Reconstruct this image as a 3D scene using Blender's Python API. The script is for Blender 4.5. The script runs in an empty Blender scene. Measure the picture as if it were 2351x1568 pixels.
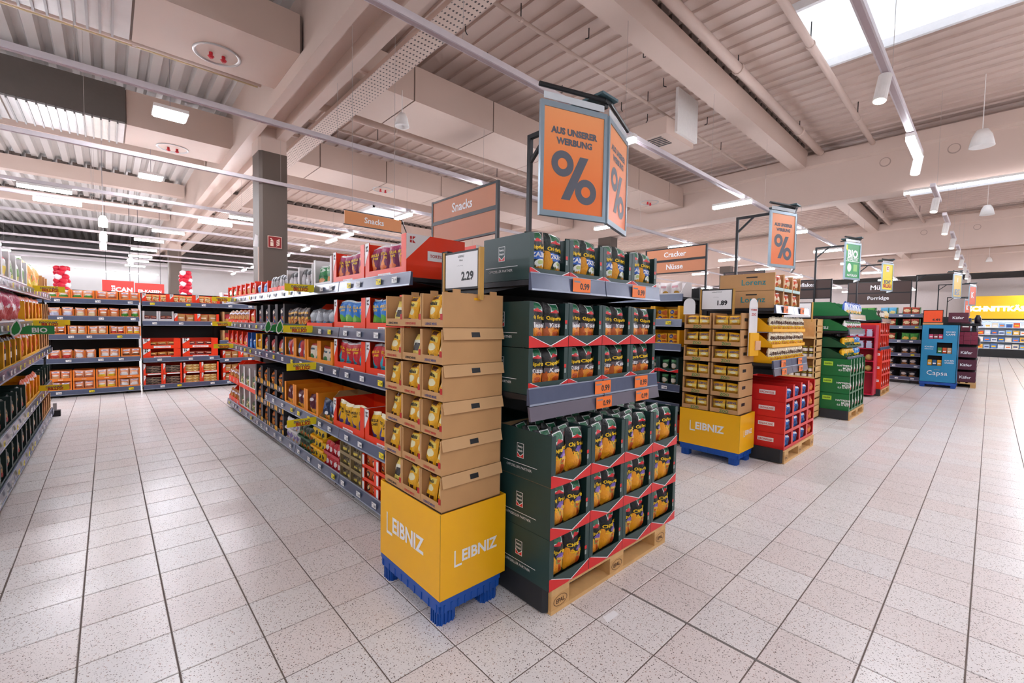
import bpy, math, random
from mathutils import Vector, Matrix
R = random.Random(7)
sc = bpy.context.scene
col = sc.collection
PI = math.pi

# ------------------------------------------------------------------ camera, world, exposure
F_PX, YAW, PITCH, ROLL, EYE = 1009.883, .827598, -.0435689, .016216, 1.55
fw = Vector((math.cos(PITCH)*math.cos(YAW), math.cos(PITCH)*math.sin(YAW), math.sin(PITCH)))
r0 = Vector((math.sin(YAW), -math.cos(YAW), 0)); u0 = r0.cross(fw)
rt = r0*math.cos(ROLL)+u0*math.sin(ROLL); up = -r0*math.sin(ROLL)+u0*math.cos(ROLL)
cd = bpy.data.cameras.new('camera'); cam = bpy.data.objects.new('camera', cd); col.objects.link(cam)
cd.sensor_width = 36; cd.lens = 36*F_PX/2351; cd.clip_start = .05; cd.clip_end = 200
M4 = Matrix((rt, up, -fw)).transposed().to_4x4(); M4.translation = Vector((0, 0, EYE)); cam.matrix_world = M4
sc.camera = cam
w = bpy.data.worlds.new('world'); sc.world = w; w.use_nodes = True
w.node_tree.nodes['Background'].inputs[0].default_value = (.75, .85, 1, 1)
w.node_tree.nodes['Background'].inputs[1].default_value = 1.0
LAMP = 52.0          # radiance of the lit lamp covers
SKYL = .38           # radiance of the daylight panels
vs = sc.view_settings; vs.view_transform = 'Standard'; vs.look = 'None'; vs.gamma = 1; vs.use_curve_mapping = False
vs.exposure = 1.44
sc.cycles.max_bounces = 6; sc.cycles.diffuse_bounces = 4; sc.cycles.glossy_bounces = 2
sc.cycles.sample_clamp_indirect = 6

# ------------------------------------------------------------------ materials
def hx(s, k=1.0):
    o = []
    for i in (0, 2, 4):
        c = int(s[i:i+2], 16)/255
        o.append((c/12.92 if c <= .04045 else ((c+.055)/1.055)**2.4)*k)
    return (*o, 1)

MATS = {}
def nt_of(name):
    m = bpy.data.materials.new(name); m.use_nodes = True
    return m, m.node_tree, m.node_tree.nodes['Principled BSDF']

def P(name, c, rough=.5, metal=0., var=.06, scale=18., bump=0., spec=.5):
    if name in MATS: return MATS[name]
    m, nt, b = nt_of(name); c = hx(c) if isinstance(c, str) else c
    b.inputs['Roughness'].default_value = rough; b.inputs['Metallic'].default_value = metal
    b.inputs['Specular IOR Level'].default_value = spec
    tc = nt.nodes.new('ShaderNodeTexCoord'); n = nt.nodes.new('ShaderNodeTexNoise'); n.inputs['Scale'].default_value = scale
    n.inputs['Detail'].default_value = 3
    nt.links.new(tc.outputs['Object'], n.inputs['Vector'])
    mx = nt.nodes.new('ShaderNodeMix'); mx.data_type = 'RGBA'
    mx.inputs[6].default_value = tuple(v*(1-var) for v in c[:3])+(1,); mx.inputs[7].default_value = tuple(min(1, v*(1+var)) for v in c[:3])+(1,)
    nt.links.new(n.outputs[0], mx.inputs[0]); nt.links.new(mx.outputs[2], b.inputs['Base Color'])
    if bump:
        bp = nt.nodes.new('ShaderNodeBump'); bp.inputs['Strength'].default_value = bump; bp.inputs['Distance'].default_value = .01
        nt.links.new(n.outputs[0], bp.inputs['Height']); nt.links.new(bp.outputs[0], b.inputs['Normal'])
    MATS[name] = m; return m

def E(name, c, s):
    if name in MATS: return MATS[name]
    m, nt, b = nt_of(name); c = hx(c)
    b.inputs['Base Color'].default_value = c; b.inputs['Emission Color'].default_value = c; b.inputs['Emission Strength'].default_value = s
    MATS[name] = m; return m

def PR(name, base, layers=(), rough=.32, spec=.5):
    """flat print laid out in the UV square of a pack: layers of rectangles, ellipses, slanted fields and speckled food pictures"""
    if name in MATS: return MATS[name]
    m, nt, b = nt_of(name); N, L = nt.nodes, nt.links
    b.inputs['Roughness'].default_value = rough; b.inputs['Specular IOR Level'].default_value = spec
    uvn = N.new('ShaderNodeUVMap'); nz = N.new('ShaderNodeTexNoise'); nz.inputs['Scale'].default_value = 7; L.new(uvn.outputs[0], nz.inputs[0])
    sep = N.new('ShaderNodeSeparateXYZ'); L.new(uvn.outputs[0], sep.inputs[0])
    def mt(op, a, c2=None, c3=None):
        n = N.new('ShaderNodeMath'); n.operation = op
        for i, x in enumerate((a, c2, c3)):
            if x is None: continue
            if isinstance(x, (int, float)): n.inputs[i].default_value = x
            else: L.new(x, n.inputs[i])
        return n.outputs[0]
    U, V = sep.outputs[0], sep.outputs[1]
    wob = mt('SUBTRACT', nz.outputs[0], .5)
    rgb = N.new('ShaderNodeRGB'); rgb.outputs[0].default_value = hx(base); cur = rgb.outputs[0]
    def mix(fac, c):
        nonlocal cur
        x = N.new('ShaderNodeMix'); x.data_type = 'RGBA'; L.new(fac, x.inputs[0]); L.new(cur, x.inputs[6])
        if isinstance(c, str): x.inputs[7].default_value = hx(c)
        else: L.new(c, x.inputs[7])
        cur = x.outputs[2]
    for l in layers:
        k = l[0]
        if k == 'grad':      # colour, v0 -> v1
            f = mt('DIVIDE', mt('SUBTRACT', V, l[2]), l[3]-l[2]); n = N.new('ShaderNodeClamp'); L.new(f, n.inputs[0]); mix(n.outputs[0], l[1])
        elif k == 'rect':    # colour, u0,u1,v0,v1
            a = mt('LESS_THAN', mt('ABSOLUTE', mt('SUBTRACT', U, (l[2]+l[3])/2)), (l[3]-l[2])/2)
            c = mt('LESS_THAN', mt('ABSOLUTE', mt('SUBTRACT', V, (l[4]+l[5])/2)), (l[5]-l[4])/2); mix(mt('MULTIPLY', a, c), l[1])
        elif k in ('ell', 'blob'):   # colour, u,v,ru,rv
            a = mt('DIVIDE', mt('SUBTRACT', U, l[2]), l[4]); c = mt('DIVIDE', mt('SUBTRACT', V, l[3]), l[5])
            d = mt('ADD', mt('MULTIPLY', a, a), mt('MULTIPLY', c, c))
            if k == 'blob': d = mt('ADD', d, mt('MULTIPLY', wob, 2.4))
            mix(mt('LESS_THAN', d, 1), l[1])
        elif k == 'tri':     # colour, u0, v0, half width, height (apex up)
            hh = mt('DIVIDE', mt('SUBTRACT', V, l[3]), l[5]); inside = mt('LESS_THAN', mt('ADD', mt('DIVIDE', mt('ABSOLUTE', mt('SUBTRACT', U, l[2])), l[4]), hh), 1)
            mix(mt('MULTIPLY', inside, mt('GREATER_THAN', hh, 0)), l[1])
        elif k == 'half':    # colour, a, b, c : a*u+b*v>c
            mix(mt('GREATER_THAN', mt('ADD', mt('MULTIPLY', U, l[2]), mt('MULTIPLY', V, l[3])), l[4]), l[1])
        elif k == 'food':    # v0, v1, scale, colours
            vo = N.new('ShaderNodeTexVoronoi'); vo.inputs['Scale'].default_value = l[3]; L.new(uvn.outputs[0], vo.inputs[0])
            s2 = N.new('ShaderNodeSeparateColor'); L.new(vo.outputs['Color'], s2.inputs[0])
            cr = N.new('ShaderNodeValToRGB'); cr.color_ramp.interpolation = 'CONSTANT'
            cs = l[4]
            while len(cr.color_ramp.elements) < len(cs): cr.color_ramp.elements.new(.5)
            for i, c in enumerate(cs): cr.color_ramp.elements[i].position = i/len(cs); cr.color_ramp.elements[i].color = hx(c)
            L.new(s2.outputs[0], cr.inputs[0])
            q = mt('ADD', V, mt('MULTIPLY', wob, .25))
            mix(mt('MULTIPLY', mt('GREATER_THAN', q, l[1]), mt('LESS_THAN', q, l[2])), cr.outputs[0])
    L.new(cur, b.inputs['Base Color']); MATS[name] = m
    if name.startswith('print_'):
        n2 = N.new('ShaderNodeTexNoise'); n2.inputs['Scale'].default_value = 11; n2.inputs['Detail'].default_value = 3; n2.inputs['Distortion'].default_value = 1.5; L.new(uvn.outputs[0], n2.inputs[0])
        bp = N.new('ShaderNodeBump'); bp.inputs['Strength'].default_value = .45; bp.inputs['Distance'].default_value = .012; L.new(n2.outputs[0], bp.inputs['Height']); L.new(bp.outputs[0], b.inputs['Normal'])
    return m

# ------------------------------------------------------------------ mesh helpers
class MB:
    def __init__(s): s.v = []; s.f = []; s.mi = []; s.uv = []; s.mats = []
    def m(s, mat):
        if mat not in s.mats: s.mats.append(mat)
        return s.mats.index(mat)
    def face(s, pts, mat, uv=None):
        i = len(s.v); s.v += [tuple(p) for p in pts]; s.f.append(tuple(range(i, i+len(pts)))); s.mi.append(s.m(mat)); s.uv.append(uv)
    def box(s, x0, x1, y0, y1, z0, z1, mat, faces='LRFBDU', front=None):
        i = len(s.v); s.v += [(x, y, z) for z in (z0, z1) for y in (y0, y1) for x in (x0, x1)]
        fs = {'D': (0, 2, 3, 1), 'U': (4, 5, 7, 6), 'F': (0, 1, 5, 4), 'B': (3, 2, 6, 7), 'L': (2, 0, 4, 6), 'R': (1, 3, 7, 5)}
        for k in faces:
            s.f.append(tuple(i+a for a in fs[k])); s.mi.append(s.m(front if (front and k == 'F') else mat)); s.uv.append([(0, 0), (1, 0), (1, 1), (0, 1)])
    def prism(s, poly, a, b, mat, axis='Y'):
        """poly: 2D outline; extruded from a to b along axis. axis Y: poly=(x,z); X: poly=(y,z); Z: poly=(x,y)"""
        g = {'Y': lambda p, t: (p[0], t, p[1]), 'X': lambda p, t: (t, p[0], p[1]), 'Z': lambda p, t: (p[0], p[1], t)}[axis]
        n = len(poly); i = len(s.v)
        s.v += [g(p, a) for p in poly]+[g(p, b) for p in poly]; k = s.m(mat)
        s.f.append(tuple(i+j for j in range(n))[::-1]); s.f.append(tuple(i+n+j for j in range(n)))
        for j in range(n): s.f.append((i+j, i+(j+1) % n, i+n+(j+1) % n, i+n+j))
        s.mi += [k]*(n+2); s.uv += [None]*(n+2)
    def tube(s, p0, p1, r, mat, n=8, r1=None, caps=True):
        p0, p1 = Vector(p0), Vector(p1); d = (p1-p0).normalized(); a = d.orthogonal().normalized(); b = d.cross(a); r1 = r if r1 is None else r1
        i = len(s.v); k = s.m(mat)
        for p, q in ((p0, r), (p1, r1)):
            s.v += [tuple(p+(a*math.cos(2*PI*j/n)+b*math.sin(2*PI*j/n))*q) for j in range(n)]
        for j in range(n): s.f.append((i+j, i+(j+1) % n, i+n+(j+1) % n, i+n+j)); s.mi.append(k); s.uv.append(None)
        if caps:
            s.f.append(tuple(i+j for j in range(n))[::-1]); s.f.append(tuple(i+n+j for j in range(n))); s.mi += [k, k]; s.uv += [None, None]
    def lathe(s, prof, mat, n=14, at=(0, 0, 0)):
        i = len(s.v); k = s.m(mat)
        for r, z in prof: s.v += [(at[0]+r*math.cos(2*PI*j/n), at[1]+r*math.sin(2*PI*j/n), at[2]+z) for j in range(n)]
        for q in range(len(prof)-1):
            for j in range(n):
                s.f.append((i+q*n+j, i+q*n+(j+1) % n, i+(q+1)*n+(j+1) % n, i+(q+1)*n+j)); s.mi.append(k); s.uv.append(None)
    def text(s, body, o, ux, uz, mat, width=None, height=None, bold=0., align='C', fn=None, maxw=None):
        """flat lettering: o = centre of the baseline box, ux/uz unit vectors along and up; fn maps (a,b) in metres to a point instead"""
        tv, tf, tw, th = glyphs(body, bold)
        k = (width/tw) if width else (height/th)
        if maxw and tw*k > maxw: k = maxw/tw
        kz = (height/th) if (height and width) else k
        ox = {'C': -tw*k/2, 'L': 0, 'R': -tw*k}[align]
        i = len(s.v); o = Vector(o) if o is not None else None
        for x, y in tv:
            a, b = ox+x*k, (y-th/2)*kz
            s.v.append(tuple(fn(a, b)) if fn else tuple(o+Vector(ux)*a+Vector(uz)*b))
        km = s.m(mat)
        for f in tf: s.f.append(tuple(i+j for j in f)); s.mi.append(km); s.uv.append(None)
    def mesh(s, name, smooth=False):
        me = bpy.data.meshes.new(name); me.from_pydata(s.v, [], s.f)
        for m in s.mats: me.materials.append(m)
        me.polygons.foreach_set('material_index', s.mi)
        if any(u for u in s.uv):
            uvl = me.uv_layers.new(name='UVMap'); out = []
            for f, u in zip(s.f, s.uv): out += [c for p in (u if u else [(0, 0)]*len(f)) for c in p]
            uvl.data.foreach_set('uv', out)
        if smooth: me.polygons.foreach_set('use_smooth', [True]*len(s.f))
        me.update(); return me

_G = {}
def glyphs(body, bold=0.):
    k = (body, bold)
    if k not in _G:
        cu = bpy.data.curves.new('lettering', 'FONT'); cu.body = body; cu.resolution_u = 2; cu.offset = bold; cu.fill_mode = 'FRONT'
        ob = bpy.data.objects.new('lettering', cu); me = ob.to_mesh()
        v = [(p.co.x, p.co.y) for p in me.vertices]; f = [tuple(p.vertices) for p in me.polygons]
        ob.to_mesh_clear(); bpy.data.objects.remove(ob); bpy.data.curves.remove(cu)
        x0 = min(p[0] for p in v); y0 = min(p[1] for p in v); x1 = max(p[0] for p in v); y1 = max(p[1] for p in v)
        _G[k] = ([(p[0]-x0, p[1]-y0) for p in v], f, x1-x0, y1-y0)
    return _G[k]

def put(name, me, loc=(0, 0, 0), rz=0., parent=None, label=None, cat=None, group=None, kind=None, scale=None):
    o = bpy.data.objects.new(name, me); col.objects.link(o); o.location = loc; o.rotation_euler = (0, 0, rz)
    if scale: o.scale = scale
    if parent: o.parent = parent
    if label: o['label'] = label
    if cat: o['category'] = cat
    if group: o['group'] = group
    if kind: o['kind'] = kind
    return o
def thing(name, label, cat, loc=(0, 0, 0), rz=0., group=None): return put(name, None, loc, rz, None, label, cat, group)
def struct(name, mb, loc=(0, 0, 0), smooth=False): return put(name, mb.mesh(name, smooth), loc, kind='structure')

def project(p):
    v = Vector(p)-Vector((0, 0, EYE)); z = v.dot(fw)
    if z <= .05: return None
    return (1175.5+F_PX*v.dot(rt)/z, 784-F_PX*v.dot(up)/z, z)

ORD = ['first', 'second', 'third', 'fourth', 'fifth', 'sixth', 'seventh', 'eighth', 'ninth', 'tenth', 'eleventh', 'twelfth', 'thirteenth', 'fourteenth', 'fifteenth', 'sixteenth']

# common materials
WHITE = P('white_paint', 'e9e6e2', .5); BLACK = P('black_metal', '1b1d20', .35, .2); DARK = P('dark_steel', '17181a', .5, .1)
RAIL = P('grey_price_rail', '59627a', .22, .1, .1); RAILEDGE = P('rail_edge', '9aa3b5', .25, .2)
CARD = P('brown_cardboard', 'c99a66', .75, 0, .08, 9); CARDIN = P('inner_cardboard', 'a98860', .85, 0, .08, 9)
YEL = P('yellow_print', 'ffbc10', .38, 0, .02); BLUEP = P('blue_plastic', '0f4fa8', .38, 0, .06); WOOD = P('pallet_wood', 'd8ad72', .7, 0, .22, 14, .15)
WOODD = P('pallet_block', 'cfa064', .75, 0, .22, 20, .2); GREENBOX = P('dark_green_card', '23403d', .42, 0, .06); REDP = P('red_print', 'dc1f1f', .4, 0, .03)
KRED = P('vivid_red_card', 'f43a0c', .42, 0, .04); WPRINT = P('white_print', 'f4f4f4', .45, 0, .02); INK = P('black_ink', '18181a', .5, 0, .02)
YTXT = P('yellow_lettering', 'ffd21a', .4, 0, .02); RINK = P('red_ink', 'c4201f', .5, 0, .03); BINK = P('blue_ink', '35427a', .5, 0, .03)
ORCARD = P('orange_card', 'f39320', .45, 0, .04); WCARD = P('white_card', 'e8e4e4', .5, 0, .03); BKCARD = P('black_card', '2b2a30', .45, 0, .05)
GREENP = P('green_print', '1c8a3c', .4, 0, .04); LABORANGE = P('orange_label', 'ff7a1c', .45, 0, .03); YELLAB = P('yellow_label', 'ffe81e', .45, 0, .03)
GREY = P('grey_steel', '9a979a', .35, .5, .05)
# ------------------------------------------------------------------ floor
def floor_mat():
    m, nt, b = nt_of('terrazzo'); N, L = nt.nodes, nt.links
    geo = N.new('ShaderNodeNewGeometry'); oi = N.new('ShaderNodeObjectInfo')
    add = N.new('ShaderNodeMath'); add.operation = 'ADD'; L.new(oi.outputs['Random'], add.inputs[0]); L.new(geo.outputs['Random Per Island'], add.inputs[1])
    fr = N.new('ShaderNodeMath'); fr.operation = 'FRACT'; L.new(add.outputs[0], fr.inputs[0])
    cr = N.new('ShaderNodeValToRGB'); e = cr.color_ramp.elements; e[0].color = hx('e2d9d5'); e[1].color = hx('e9e5e2')
    for p, c in ((.3, 'e5dcd8'), (.55, 'e7e2df'), (.8, 'e3dfdd')): q = e.new(p); q.color = hx(c)
    L.new(fr.outputs[0], cr.inputs[0]); cur = cr.outputs[0]
    for sc_, th, c, f in ((70, .2, '5f544d', .95), (125, .22, '7c6c62', .75), (46, .16, 'a8897b', .8), (60, .14, 'f8f4ee', .7)):
        vo = N.new('ShaderNodeTexVoronoi'); vo.inputs['Scale'].default_value = sc_; L.new(geo.outputs['Position'], vo.inputs['Vector'])
        lt = N.new('ShaderNodeMath'); lt.operation = 'LESS_THAN'; lt.inputs[1].default_value = th; L.new(vo.outputs['Distance'], lt.inputs[0])
        mu = N.new('ShaderNodeMath'); mu.operation = 'MULTIPLY'; mu.inputs[1].default_value = f; L.new(lt.outputs[0], mu.inputs[0])
        x = N.new('ShaderNodeMix'); x.data_type = 'RGBA'; L.new(mu.outputs[0], x.inputs[0]); L.new(cur, x.inputs[6]); x.inputs[7].default_value = hx(c); cur = x.outputs[2]
    n = N.new('ShaderNodeTexNoise'); n.inputs['Scale'].default_value = 1.2; n.inputs['Detail'].default_value = 4; L.new(geo.outputs['Position'], n.inputs['Vector'])
    mr = N.new('ShaderNodeMapRange'); mr.inputs[1].default_value = .3; mr.inputs[2].default_value = .7; mr.inputs[3].default_value = .275; mr.inputs[4].default_value = .295; L.new(n.outputs[0], mr.inputs[0])
    L.new(mr.outputs[0], b.inputs['Roughness']); L.new(cur, b.inputs['Base Color']); b.inputs['Specular IOR Level'].default_value = .45
    return m
TERR = floor_mat(); GROUT = P('floor_grout', '6f625b', .9, 0, .2, 40)
TS, TX0, TY0 = .33133, .204846, 2.00144
mb = MB(); mb.box(-16, 46, -14, 38, -.2, -.0035, GROUT); FLOOR = struct('floor', mb)
def tile_into(mb, cx, cy, wide):
    a = TS/2-.0028; c = .0022; i = len(mb.v); k = mb.m(TERR)
    mb.v += [(cx-a, cy-a, -.003), (cx+a, cy-a, -.003), (cx+a, cy+a, -.003), (cx-a, cy+a, -.003), (cx-a+c, cy-a+c, 0), (cx+a-c, cy-a+c, 0), (cx+a-c, cy+a-c, 0), (cx-a+c, cy+a-c, 0)]
    fs = [(4, 5, 6, 7)]+[(j, (j+1) % 4, 4+(j+1) % 4, 4+j) for j in range(4)] if wide else [(4, 5, 6, 7)]
    for f in fs: mb.f.append(tuple(i+j for j in f)); mb.mi.append(k); mb.uv.append(None)
near, rest = [], []
for i in range(-46, 135):
    for j in range(-44, 105):
        cx, cy = TX0+(i+.5)*TS, TY0+(j+.5)*TS
        if cx < -15.8 or cx > 45.8 or cy < -13.8 or cy > 37.8: continue
        p = project((cx, cy, 0))
        if p and -60 < p[0] < 2411 and 700 < p[1] < 1650 and not (1.75 < cx < 2.75 and 1.7 < cy < 8.8): near.append((p[2], cx, cy))
        else: rest.append((cx, cy))
near.sort()
mb = MB(); tile_into(mb, 0, 0, True); tm = mb.mesh('tile')
for d, cx, cy in near[:300]: put('tile', tm, (cx, cy, 0), 0, FLOOR)
mb = MB()
for d, cx, cy in near[300:]: tile_into(mb, cx, cy, d < 14)
for cx, cy in rest: tile_into(mb, cx, cy, False)
put('tile_field', mb.mesh('tile_field'), parent=FLOOR, kind='stuff')
mb = MB(); xj = TX0+6*TS; mb.box(xj-.0075, xj+.0075, -13, 1.4, -.003, .0006, P('joint_strip', '77706c', .8)); struct('trim_90', mb)

# ------------------------------------------------------------------ shell
WALLG = P('wall_grey', 'b9b5b2', .8, 0, .05, 3); CEIL = P('deck_bounce_tint', 'cbb5a9', .55, 0, .05, 2); STEEL = P('beam_paint', 'cfb9ac', .6, 0, .05, 1.5)  # deck is white; warm bounced light is put into its colour
DUCTP = P('duct_paint', 'cbb4a6', .6, 0, .05, 1.2); COLM = P('column_taupe', '62564d', .6, 0, .05, 2); GALV = P('galvanised', 'b5b1ae', .35, .6, .12, 5)
for n, b in (('wall_left', (-16, -15.8, -14, 38)), ('wall_right', (45.8, 46, -14, 38)), ('wall_back', (-16, 46, 37.8, 38)), ('wall_front', (-16, 46, -14, -13.8))):
    mb = MB(); mb.box(*b, 0, 6.2, WALLG); struct(n, mb)
mb = MB()   # upper band of the rear wall, bluish daylight panels and dark band seen above the shelves
mb.box(-15, 12, 30.0, 30.2, 0, 4.4, P('rear_partition', 'c4c0be', .8, 0, .05, 2)); struct('wall_rear', mb)

SKY = [(7.05, 8.85, -2.2, 2.05), (7.6, 8.9, 16.2, 17.6), (-9, -7.2, 14.5, 17), (17.5, 19.3, -2.2, 2.05), (-3.5, -1.4, -7, -3), (7.05, 8.85, -9, -5)]
mb = MB(); k = mb.m(CEIL); per = .3; z0, z1 = 5.9, 6.02
CEILW = P('deck_less_tint', 'd0cac6', .5, 0, .05, 2)  # same white deck, with less of the bounced tint put in
def strip(xa, za, xb, zb, y0, y1):
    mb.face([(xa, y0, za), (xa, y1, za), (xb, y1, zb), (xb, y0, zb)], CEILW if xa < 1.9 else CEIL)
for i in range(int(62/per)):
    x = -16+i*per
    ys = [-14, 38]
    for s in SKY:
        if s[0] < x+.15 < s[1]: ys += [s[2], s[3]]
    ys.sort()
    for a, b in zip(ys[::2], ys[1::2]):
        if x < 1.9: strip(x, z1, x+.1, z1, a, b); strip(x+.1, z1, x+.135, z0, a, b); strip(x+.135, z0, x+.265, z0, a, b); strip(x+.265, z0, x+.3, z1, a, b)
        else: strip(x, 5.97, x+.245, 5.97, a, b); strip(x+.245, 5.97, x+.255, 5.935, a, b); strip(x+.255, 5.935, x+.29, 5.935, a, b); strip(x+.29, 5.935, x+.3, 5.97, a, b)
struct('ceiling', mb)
mb = MB(); mb.box(-16, 46, -14, 38, 6.5, 6.6, WHITE)
DAY = E('daylight_glazing', 'f2f8ff', SKYL); FRAMEW = P('skylight_frame', 'f0f2f4', .4)
for i, s in enumerate(SKY):
    r = thing('window_%d' % (i+1), None, None, (s[0], s[2], 5.88)); r['kind'] = 'structure'; W_, H_ = s[1]-s[0], s[3]-s[2]
    mb = MB()
    for b in ((-.06, 0, -.06, H_+.06), (W_, W_+.06, -.06, H_+.06), (-.06, W_+.06, -.06, 0), (-.06, W_+.06, H_, H_+.06)): mb.box(*b, -.02, .85, FRAMEW)
    for b in ((0, .26, 0, H_), (W_-.26, W_, 0, H_), (.26, W_-.26, 0, .26), (.26, W_-.26, H_-.26, H_)): mb.box(*b, .1, .13, E('glowing_surround', 'f4f8ff', .31))  # white surround glows to stand in for the daylight on it
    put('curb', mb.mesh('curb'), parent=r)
    n = 2 if W_ < 3 else 3; m_ = max(1, round(H_/1.0))
    for a in range(n):
        for c in range(m_):
            mb = MB(); mb.box(a*W_/n+.02, (a+1)*W_/n-.02, c*H_/m_+.02, (c+1)*H_/m_-.02, .8, .84, DAY); put('pane', mb.mesh('pane'), parent=r)
    mb = MB(); mb.box(0, W_, 0, H_, .845, .86, FRAMEW, 'U')
    for a in range(1, n): mb.box(a*W_/n-.02, a*W_/n+.02, 0, H_, .74, .85, P('glazing_bar_grey', 'b8c0c8', .4))
    for c in range(1, m_): mb.box(0, W_, c*H_/m_-.02, c*H_/m_+.02, .74, .85, MATS['glazing_bar_grey'])
    put('glazing_bar', mb.mesh('glazing_bar'), parent=r)

# girders along the aisles, purlins across
def girder(x, y0, y1, tray):
    mb = MB()
    mb.box(x, x+.13, y0, y1, 4.8, 5.0, STEEL); mb.box(x+.42, x+.58, y0, y1, 4.82, 5.0, STEEL)
    mb.box(x+.05, x+.55, y0, y1, 5.0, 5.9, STEEL, 'LRFBDU'); struct('girder', mb)
    for y in (-7.4, 9.0, 25.0):
        mb = MB(); mb.prism([(x+.17, y), (x+.59, y), (x+.59, y+.5), (x+.13, y+.5), (x+.13, y+.05)], 4.57, 5.9, STEEL, 'Z')
        struct('column_head', mb)
        mb = MB(); mb.prism([(x+.19, y+.0), (x+.6, y+.0), (x+.6, y+.5), (x+.14, y+.5), (x+.14, y+.05)], 0, 4.57, COLM, 'Z'); struct('column', mb)
girder(1.91, -13, 37, 1)
girder(-8.6, -13, 37, 0)
for x in (12.75, 23.0, 33.3):
    mb = MB(); mb.prism([(x, 4.55), (x+.5, 4.55), (x+.5, 5.42), (x+.62, 5.47), (x+.62, 5.72), (x-.12, 5.72), (x-.12, 5.47), (x, 5.42)], -13, 37, STEEL, 'Y') if 0 else mb.prism([(x, 4.55), (x+.5, 4.55), (x+.5, 5.42), (x+.62, 5.47), (x+.62, 5.72), (x-.08, 5.72), (x-.08, 5.47), (x, 5.42)], -13, 37, STEEL, 'Y')
    struct('girder', mb)
    for y in (9.0, 25.0):
        mb = MB(); mb.box(x+.03, x+.46, y, y+.5, 0, 4.55, COLM); struct('column', mb)
for x0, x1, y in ((2.46, 12.7, 3.25), (13.3, 22.95, 3.25), (23.6, 33.3, 3.25), (-8.1, 1.9, 13.9), (-8.1, 1.9, 18.0), (-8.1, 1.9, 22.6), (2.5, 12.7, 13.9), (2.5, 12.7, 18.0), (2.5, 12.7, 22.6), (2.46, 12.7, -3.6), (13.3, 22.9, -3.6), (-8.1, 1.9, -3.6)):
    mb = MB(); zb = 5.45
    mb.prism([(y, zb), (y+.31, zb), (y+.34, 5.83), (y-.03, 5.83)], x0, x1, STEEL, 'X'); struct('purlin', mb)
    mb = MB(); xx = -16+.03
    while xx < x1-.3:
        if xx > x0: mb.box(xx, xx+.2, y-.02, y+.33, 5.832, 5.93, P('gap_shade_block', '5d5049', .8))  # dark blocks stand in for the shade in the gaps below the deck
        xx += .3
    o = struct('gap_shade_block', mb)
# round service openings in the second girder
for x, y in ((12.75, .67), (12.75, 1.75), (12.75, -3.2), (23, -1), (23, .5), (23, 1.9)):
    mb = MB(); mb.tube((x-.012, y, 5.23), (x+.0, y, 5.23), .1, P('opening_rim', 'a89488', .6), 20); mb.tube((x-.02, y, 5.23), (x-.005, y, 5.23), .082, STEEL, 20)
    struct('trim_%d' % (R.randint(1, 99)), mb)

# perforated cable tray beside the first girder
r = thing('cable_tray', 'perforated pale cable tray running beside the pale concrete girder', 'cable tray', (0, 0, 0))
PERF, nt, b = nt_of('perforated_sheet')
N, L = nt.nodes, nt.links; tc = N.new('ShaderNodeTexCoord'); sp = N.new('ShaderNodeSeparateXYZ'); L.new(tc.outputs['Object'], sp.inputs[0])
def _mt(op, a, c):
    n = N.new('ShaderNodeMath'); n.operation = op
    for i, x in enumerate((a, c)):
        if isinstance(x, (int, float)): n.inputs[i].default_value = x
        else: L.new(x, n.inputs[i])
    return n.outputs[0]
sx = _mt('GREATER_THAN', _mt('FRACT', _mt('MULTIPLY', sp.outputs[0], 22), 0), .55); sy = _mt('GREATER_THAN', _mt('FRACT', _mt('MULTIPLY', sp.outputs[1], 11), 0), .7)
mx = N.new('ShaderNodeMix'); mx.data_type = 'RGBA'; mx.inputs[6].default_value = hx('d2bcae'); mx.inputs[7].default_value = hx('3a2f2a'); L.new(_mt('MULTIPLY', sx, sy), mx.inputs[0]); L.new(mx.outputs[2], b.inputs['Base Color'])
mb = MB(); mb.box(2.72, 3.04, -8, 36, 4.9, 4.905, PERF); put('tray_floor', mb.mesh('tray_floor'), parent=r)
for x in (2.715, 3.04): mb = MB(); mb.box(x, x+.005, -8, 36, 4.9, 4.97, CEIL); put('tray_side', mb.mesh('tray_side'), parent=r)
for y in range(-6, 36, 3):
    mb = MB(); mb.box(2.45, 3.05, y+.0, y+.06, 4.97, 5.02, CEIL); put('bracket', mb.mesh('bracket'), parent=r)

# ducts, with their joints open between the sections
REDV = P('red_valve', 'c21a2a', .4); DIFF = P('diffuser_metal', '8d8a88', .3, .6)
def diffuser(parent, x, y, z):
    mb = MB(); mb.lathe([(.27, -.0), (.27, -.012), (.25, -.016), (.235, -.004), (.2, .03), (.1, .035)], GALV, 24, (x, y, z)); mb.lathe([(.235, .0), (.0, .05)], DIFF, 24, (x, y, z))
    d = put('diffuser', mb.mesh('diffuser', True), parent=parent)
    for dx in (-.07, .07):
        mb = MB(); mb.tube((x+dx, y, z+.02), (x+dx, y, z-.05), .022, REDV, 8); mb.tube((x+dx, y, z-.05), (x+dx, y, z-.075), .04, REDV, 8, .02); put('valve', mb.mesh('valve'), parent=d)
def duct(label, segs, y0, y1, z0, z1, dif):
    r = thing('air_duct', label, 'air duct')
    for i, (a, b_, mat) in enumerate(segs):
        mb = MB(); g = .012; mb.box(a+g, b_-g, y0, y1, z0, z1, mat)
        if mat is GALV:
            x = a+.06
            while x < b_-.08: mb.box(x, x+.022, y0-.012, y1+.012, z0-.03, z1*.5+z0*.5, P('galvanised_rib', '8f8b89', .4, .5)); x += .11
        put('duct_section', mb.mesh('duct_section'), parent=r)
        mb = MB(); mb.box(b_-.012, b_+.012, y0+.01, y1-.01, z0+.012, z1-.01, P('duct_joint', '7d6a60', .7)); put('joint', mb.mesh('joint'), parent=r)
    for q in dif: diffuser(r, *q)
    return r
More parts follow.
